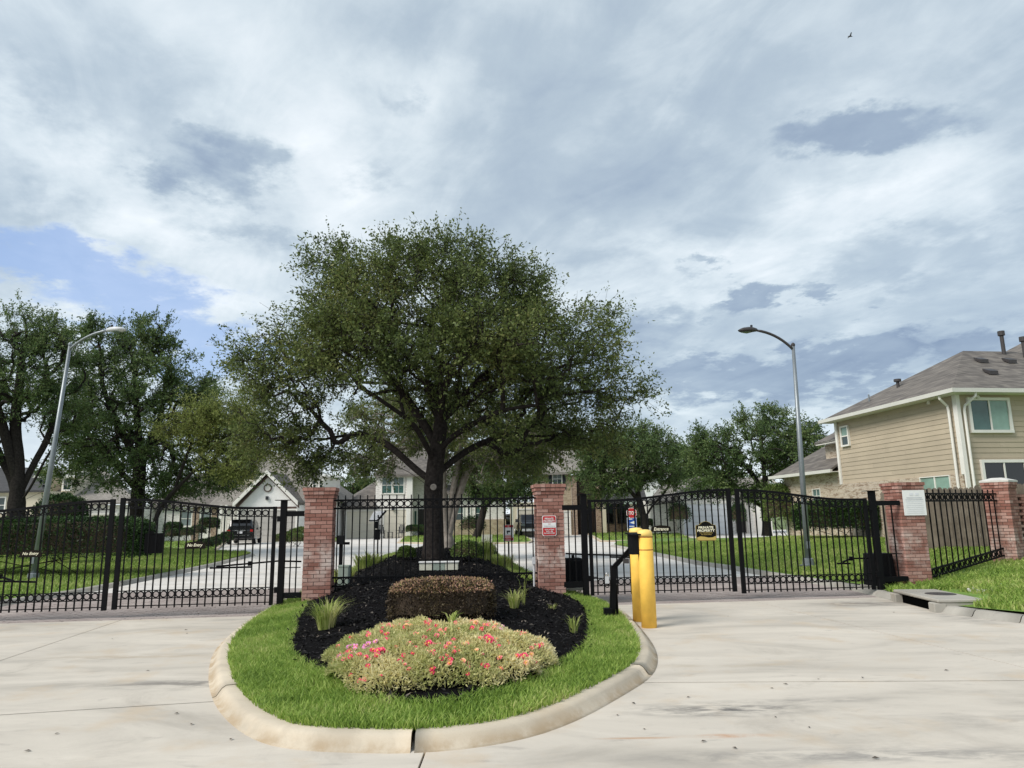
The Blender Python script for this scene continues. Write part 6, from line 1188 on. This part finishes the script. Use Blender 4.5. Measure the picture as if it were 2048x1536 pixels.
obj('conduit', MB().tube([(-.02, -.05, -.1), (-.02, -.05, z0 + .02)], .02, 8).tube([(.05, -.05, -.1), (.05, -.05, z0 + .02)], .02, 8).tube([(.11, -.05, -.1), (.11, -.05, z0 + .02)], .02, 8).mesh('pipes'), 'sign_grey', t)
c_ = at(974, 1078, 25.); t = thing('sign_back', 'cream board on two dark posts behind the fence right of the oak', 'board', (c_[0], 25., float(zisl(np.array(c_[0]), np.array(25.))))); a, b = at(964, 1085, 25.), at(985, 1069, 25.); w_ = b[0] - a[0]; z0, z1 = a[2] - t.location.z, b[2] - t.location.z
obj('board', MB().box((0, 0, (z0 + z1) / 2), (w_, .05, z1 - z0)).mesh('board'), 'cream_box', t)
for s_ in (-1, 1): obj('post', MB().box((s_ * w_ * .42, .04, z1 * .4), (.05, .05, z1 * .8 + .1)).mesh('post'), 'black_metal', t)
c_ = gp(1070, 1120, -.1); t = thing('meter_box', 'small grey meter box on the inner edge of the right brick pillar', 'meter box', (.36, 13.82, 0)); z_ = at(1070, 1121, 13.8)[2]; obj('box', MB().box((0, 0, z_), (.06, .12, .13)).mesh('box'), 'sign_grey', t); obj('conduit', MB().tube([(0, 0, .3), (0, 0, z_ - .06)], .02, 8).mesh('c'), 'sign_grey', t)
# storm drain inlet at the right kerb
(ax_, ay_), (bx_, by_) = INL; L_ = math.hypot(bx_ - ax_, by_ - ay_); rz = math.atan2(by_ - ay_, bx_ - ax_)
t = thing('storm_drain', 'concrete storm drain inlet in the kerb before the notice pillar', 'storm drain', (ax_, ay_, 0), rz)       # local x runs along the kerb, y = towards the verge
obj('mouth_shade_panel', MB().box((L_ / 2, -.165, .045), (L_ - .2, .03, .21)).mesh('mouth_shade_panel'), 'shade_black', t); obj('chamber', MB().box((L_ / 2, .2, .045), (L_ + .3, .70, .21)).mesh('chamber'), 'kerb_old', t)  # solid near-black panel: shade of the drain opening painted on, chamber is closed
obj('cover_slab', MB().box((L_ / 2, .15, .178), (L_ + .34, .74, .055)).mesh('slab'), 'kerb_old', t).modifiers.new('b', 'BEVEL').width = .015
for x in (-.06, L_ + .06): obj('cheek', MB().box((x, -.18, .065), (.2, .2, .165)).mesh('cheek'), 'kerb_old', t).modifiers.new('b', 'BEVEL').width = .015
obj('manhole_lid', MB().lathe([(.24, .19), (.24, .210), (.21, .214), (.02, .214)], 24, (L_ / 2, .22, 0)).mesh('lid'), 'bronze', t)
c_ = gz(1985, 1168, .32); st_ = tag(MB().prism([(c_[0] + .42 * math.cos(a) * (1 + .1 * math.sin(3 * a)), c_[1] + .3 * math.sin(a), ) for a in np.linspace(0, 6.28, 15)[:-1]], .2, lambda p_: float(zlr(p_[0], p_[1])) + .03).build('stepping_stone', 'stone_white'), 'pale flat stone in the verge grass near the right photo edge', 'stone')
# ================================================================== vehicles
def wheel(t, x, y, r, w=.24):
    o_ = obj('wheel', MB().tube([(x - w / 2, y, r), (x - w / 2 + .03, y, r), (x + w / 2 - .03, y, r), (x + w / 2, y, r)], [r * .9, r, r, r * .9], 20).mesh('tyre'), 'tyre', t); s_ = 1 if x > 0 else -1
    obj('rim', MB().tube([(x + s_ * (w / 2 - .02), y, r), (x + s_ * (w / 2 + .012), y, r)], [r * .66, r * .62], 16).mesh('rim'), 'rim', o_); obj('hub', MB().tube([(x + s_ * w / 2, y, r), (x + s_ * (w / 2 + .03), y, r)], [r * .2, r * .14], 10).mesh('hub'), 'chrome', o_); return o_
def loft(sec):                                                   # sections along y: (y, [(x, z), ...]) with equal counts, mirrored already
    mb = MB(); n_ = len(sec[0][1])
    for y, ps in sec: mb.v += [(x, y, z) for x, z in ps]
    mb.f = [(i * n_ + k, (i + 1) * n_ + k, (i + 1) * n_ + (k + 1) % n_, i * n_ + (k + 1) % n_) for i in range(len(sec) - 1) for k in range(n_)] + [tuple(range(n_)), tuple((len(sec) - 1) * n_ + k for k in range(n_))[::-1]]
    return mb
def hull(w, z0, z1, tw=.94): return [(-w * .9, z0), (w * .9, z0), (w, z0 + .15), (w, (z0 + z1) / 2 + .08), (w * tw, z1 - .02), (w * tw * .93, z1), (-w * tw * .93, z1), (-w * tw, z1 - .02), (-w, (z0 + z1) / 2 + .08), (-w, z0 + .15)]
p_ = gz(458, 1084, .0); Yv = 52.
t = thing('suv', 'black sport utility vehicle parked on the driveway of the white gable house', 'car', (at(476, 1084, Yv)[0], Yv + .3, .02), R_(12))    # rear at y = 0, nose towards +y
b_ = obj('body', loft([(0., hull(.88, .42, 1.0)), (.08, hull(.95, .36, 1.06)), (.6, hull(.985, .28, 1.10)), (3.3, hull(.985, .28, 1.08)), (4.2, hull(.97, .3, 1.04)), (4.75, hull(.9, .35, .92)), (4.9, hull(.8, .42, .8))]).mesh('body', smooth=False), 'car_black', t)
md = b_.modifiers.new('b', 'BEVEL'); md.width = .05; md.segments = 3
def cab(w0, w1, z0, z1): return [(-w0, z0), (w0, z0), (w1, z1 - .05), (w1 * .9, z1), (-w1 * .9, z1), (-w1, z1 - .05)]
c_ = obj('cabin', loft([(.1, cab(.92, .72, 1.02, 1.34)), (.35, cab(.93, .74, 1.02, 1.74)), (1.2, cab(.93, .76, 1.02, 1.79)), (2.5, cab(.93, .76, 1.02, 1.77)), (2.9, cab(.92, .74, 1.02, 1.68)), (3.6, cab(.9, .7, 1.0, 1.1))]).mesh('cabin'), 'car_black', t)
obj('rear_window', MB().add([(-.72, .1, 1.14), (.72, .1, 1.14), (.6, .285, 1.6), (-.6, .285, 1.6), (-.72, .15, 1.14), (.72, .15, 1.14), (.6, .33, 1.6), (-.6, .33, 1.6)], [(0, 1, 2, 3), (7, 6, 5, 4), (4, 5, 1, 0), (5, 6, 2, 1), (6, 7, 3, 2), (7, 4, 0, 3)]).mesh('glass'), 'glass_black', t)
for s_ in (-1, 1):
    for y0, y1 in ((.55, 1.35), (1.42, 2.2), (2.27, 2.95)): obj('side_window', MB().add([(s_ * .905, y0, 1.16), (s_ * .905, y1, 1.16), (s_ * .80, y1 - (.25 if y1 > 2.9 else 0), 1.62), (s_ * .80, y0 + .06, 1.62), (s_ * .85, y0, 1.16), (s_ * .85, y1, 1.16), (s_ * .75, y1 - (.25 if y1 > 2.9 else 0), 1.62), (s_ * .75, y0 + .06, 1.62)], [(0, 1, 2, 3), (7, 6, 5, 4), (4, 5, 1, 0), (5, 6, 2, 1), (6, 7, 3, 2), (7, 4, 0, 3)]).mesh('glass'), 'glass_dark', t)
    wheel(t, s_ * .86, .95, .39); wheel(t, s_ * .86, 3.85, .39); obj('tail_light', MB().box((s_ * .80, -.01, .98), (.22, .1, .15)).mesh('light'), 'tail_red', t); obj('mirror', MB().box((s_ * 1.03, 2.9, 1.15), (.16, .1, .14)).mesh('mirror'), 'car_black', t); obj('roof_rail', MB().tube([(s_ * .66, .6, 1.82), (s_ * .68, 1.2, 1.85), (s_ * .68, 2.4, 1.83)], .02, 6).mesh('rail'), 'chrome', t)
    obj('exhaust', MB().tube([(s_ * .55, -.03, .34), (s_ * .55, .1, .34)], .04, 8).mesh('exhaust'), 'chrome', t)
obj('bumper', MB().box((0, -.03, .56), (1.72, .16, .2)).mesh('bumper'), 'car_black', t); obj('chrome_strip', MB().box((0, -.035, 1.0), (.8, .05, .06)).box((0, -.118, .66), (1.3, .02, .03)).mesh('strip'), 'chrome', t); obj('number_plate', MB().box((0, -.03, .86), (.32, .03, .16)).mesh('plate'), 'plate', t); obj('rear_spoiler', MB().box((0, .22, 1.76), (1.3, .28, .04)).mesh('spoiler'), 'car_black', t)
# pickup nosing out behind the right pillar
Yk = 60.; t = thing('pickup_truck', 'black pickup half hidden behind the right brick pillar', 'truck', (at(1063, 1072, Yk)[0] + .1, Yk, .05), R_(6))      # nose at y = 0 towards the camera
b_ = obj('body', loft([(0., hull(.85, .5, 1.05)), (.12, hull(.97, .42, 1.15)), (.9, hull(1.0, .4, 1.2)), (3.2, hull(1.0, .4, 1.18)), (5.6, hull(.99, .45, 1.18)), (5.7, hull(.95, .5, 1.14))]).mesh('body'), 'car_black', t); md = b_.modifiers.new('b', 'BEVEL'); md.width = .05; md.segments = 2
obj('cabin', loft([(1.3, cab(.92, .78, 1.14, 1.22)), (1.95, cab(.93, .76, 1.14, 1.82)), (2.8, cab(.93, .77, 1.14, 1.9)), (3.5, cab(.93, .76, 1.14, 1.86)), (3.65, cab(.92, .78, 1.14, 1.3))]).mesh('cabin'), 'car_black', t)
obj('windscreen', MB().add([(-.74, 1.36, 1.27), (.74, 1.36, 1.27), (.62, 1.86, 1.76), (-.62, 1.86, 1.76), (-.74, 1.45, 1.25), (.74, 1.45, 1.25), (.62, 1.95, 1.74), (-.62, 1.95, 1.74)], [(0, 1, 2, 3), (7, 6, 5, 4), (4, 5, 1, 0), (5, 6, 2, 1), (6, 7, 3, 2), (7, 4, 0, 3)]).mesh('glass'), 'glass_black', t)
for s_ in (-1, 1): wheel(t, s_ * .88, 1.0, .4); wheel(t, s_ * .88, 4.6, .4); obj('headlight', MB().box((s_ * .76, .03, .98), (.3, .1, .16)).mesh('light'), 'glass_grey', t); obj('mirror', MB().box((s_ * 1.13, 1.75, 1.32), (.22, .1, .26)).mesh('mirror'), 'car_black', t)
obj('grille', MB().box((0, -.01, .92), (1.1, .06, .32)).mesh('grille'), 'shutter', t); obj('bumper', MB().box((0, -.06, .56), (1.8, .2, .2)).mesh('bumper'), 'chrome', t); obj('number_plate', MB().box((0, -.17, .56), (.32, .02, .14)).mesh('plate'), 'plate', t)
# ================================================================== rocking chairs and table on the centre driveway
def rocker(label, x, y, rz):
    t = thing('rocking_chair', label, 'chair', (x, y, .02), rz, 'rocking chairs before the garage'); m_ = 'shutter'
    obj('seat', MB().box((0, 0, .44), (.52, .5, .04)).mesh('seat'), m_, t)
    for i in range(5): obj('back_slat', MB().bar((-.2 + .1 * i, .24, .46), (-.2 + .1 * i, .42, 1.15), .06, .018, (0, 1, 0)).mesh('slat'), m_, t)
    obj('top_rail', MB().bar((-.27, .42, 1.15), (.27, .42, 1.15), .06, .03).mesh('rail'), m_, t)
    for s_ in (-1, 1):
        obj('rocker', MB().tube([(s_ * .26, -.45, .10), (s_ * .26, -.2, .03), (s_ * .26, .1, .02), (s_ * .26, .35, .05), (s_ * .26, .6, .14)], .025, 6).mesh('rocker'), m_, t); obj('arm', MB().box((s_ * .28, -.02, .66), (.08, .56, .03)).mesh('arm'), m_, t)
        for y_, z_ in ((-.22, .66), (.24, 1.0)): obj('leg', MB().bar((s_ * .26, y_, .04), (s_ * .26, y_ + (.1 if z_ > .8 else 0), z_), .045, .045, (0, 1, 0)).mesh('leg'), m_, t)
pa = at(764, 1071, 64); rocker('dark rocking chair left of the small table before the garage', pa[0], 63.6, R_(20)); pa = at(802, 1071, 64); rocker('dark rocking chair right of the small table before the garage', pa[0], 63.6, R_(-15))
pa = at(782, 1071, 64); t = thing('side_table', 'small square table between the two rocking chairs', 'table', (pa[0], 63.6, .02)); obj('table_top', MB().box((0, 0, .52), (.45, .45, .04)).mesh('top'), 'shutter', t)
for a in (-1, 1):
    for b in (-1, 1): obj('leg', MB().box((a * .19, b * .19, .25), (.04, .04, .5)).mesh('leg'), 'shutter', t)
obj('shelf', MB().box((0, 0, .12), (.4, .4, .03)).mesh('shelf'), 'shutter', t)
# bird overhead
c_ = at(1700, 73, 60.); t = thing('bird', 'tiny dark bird high in the sky at the upper right', 'bird', tuple(c_)); bd = MB()
bd.tube([(-.22, 0, 0), (-.1, 0, .02), (.1, 0, .02), (.25, 0, .0)], [.01, .06, .055, .008], 8).add([(-.05, 0, .03), (.1, 0, .03), (.0, -.42, .16), (-.08, -.36, .14)], [(0, 1, 2, 3)]).add([(-.05, 0, .03), (.1, 0, .03), (.0, .42, .12), (-.08, .36, .1)], [(3, 2, 1, 0)]); obj('body', bd.mesh('body', smooth=True), 'bronze', t)
# utility pole post beside the drive of the pale brick house and mulch ring of the left oak
c_ = at(272, 1100, 37.); tag(MB().lathe([(1.1, 0), (1.0, .09), (.3, .14), (.02, .15)], 18, (c_[0], 37., .18)).build('mulch_ring', 'red_wood'), 'ring of red mulch around the left lawn oak', 'mulch ring')
c_ = at(1025, 1075, 55.); t = post_sign('slim_post', 'pale slim post behind the camera warning sign', 'post', (c_[0], 55., .1), at(1025, 1000, 55.)[2], .07, 'cream_box'); obj('post_cap', MB().lathe([(.08, 0), (.08, .05), (.01, .1)], 8, (0, 0, at(1025, 1000, 55.)[2])).mesh('cap'), 'cream_box', t)
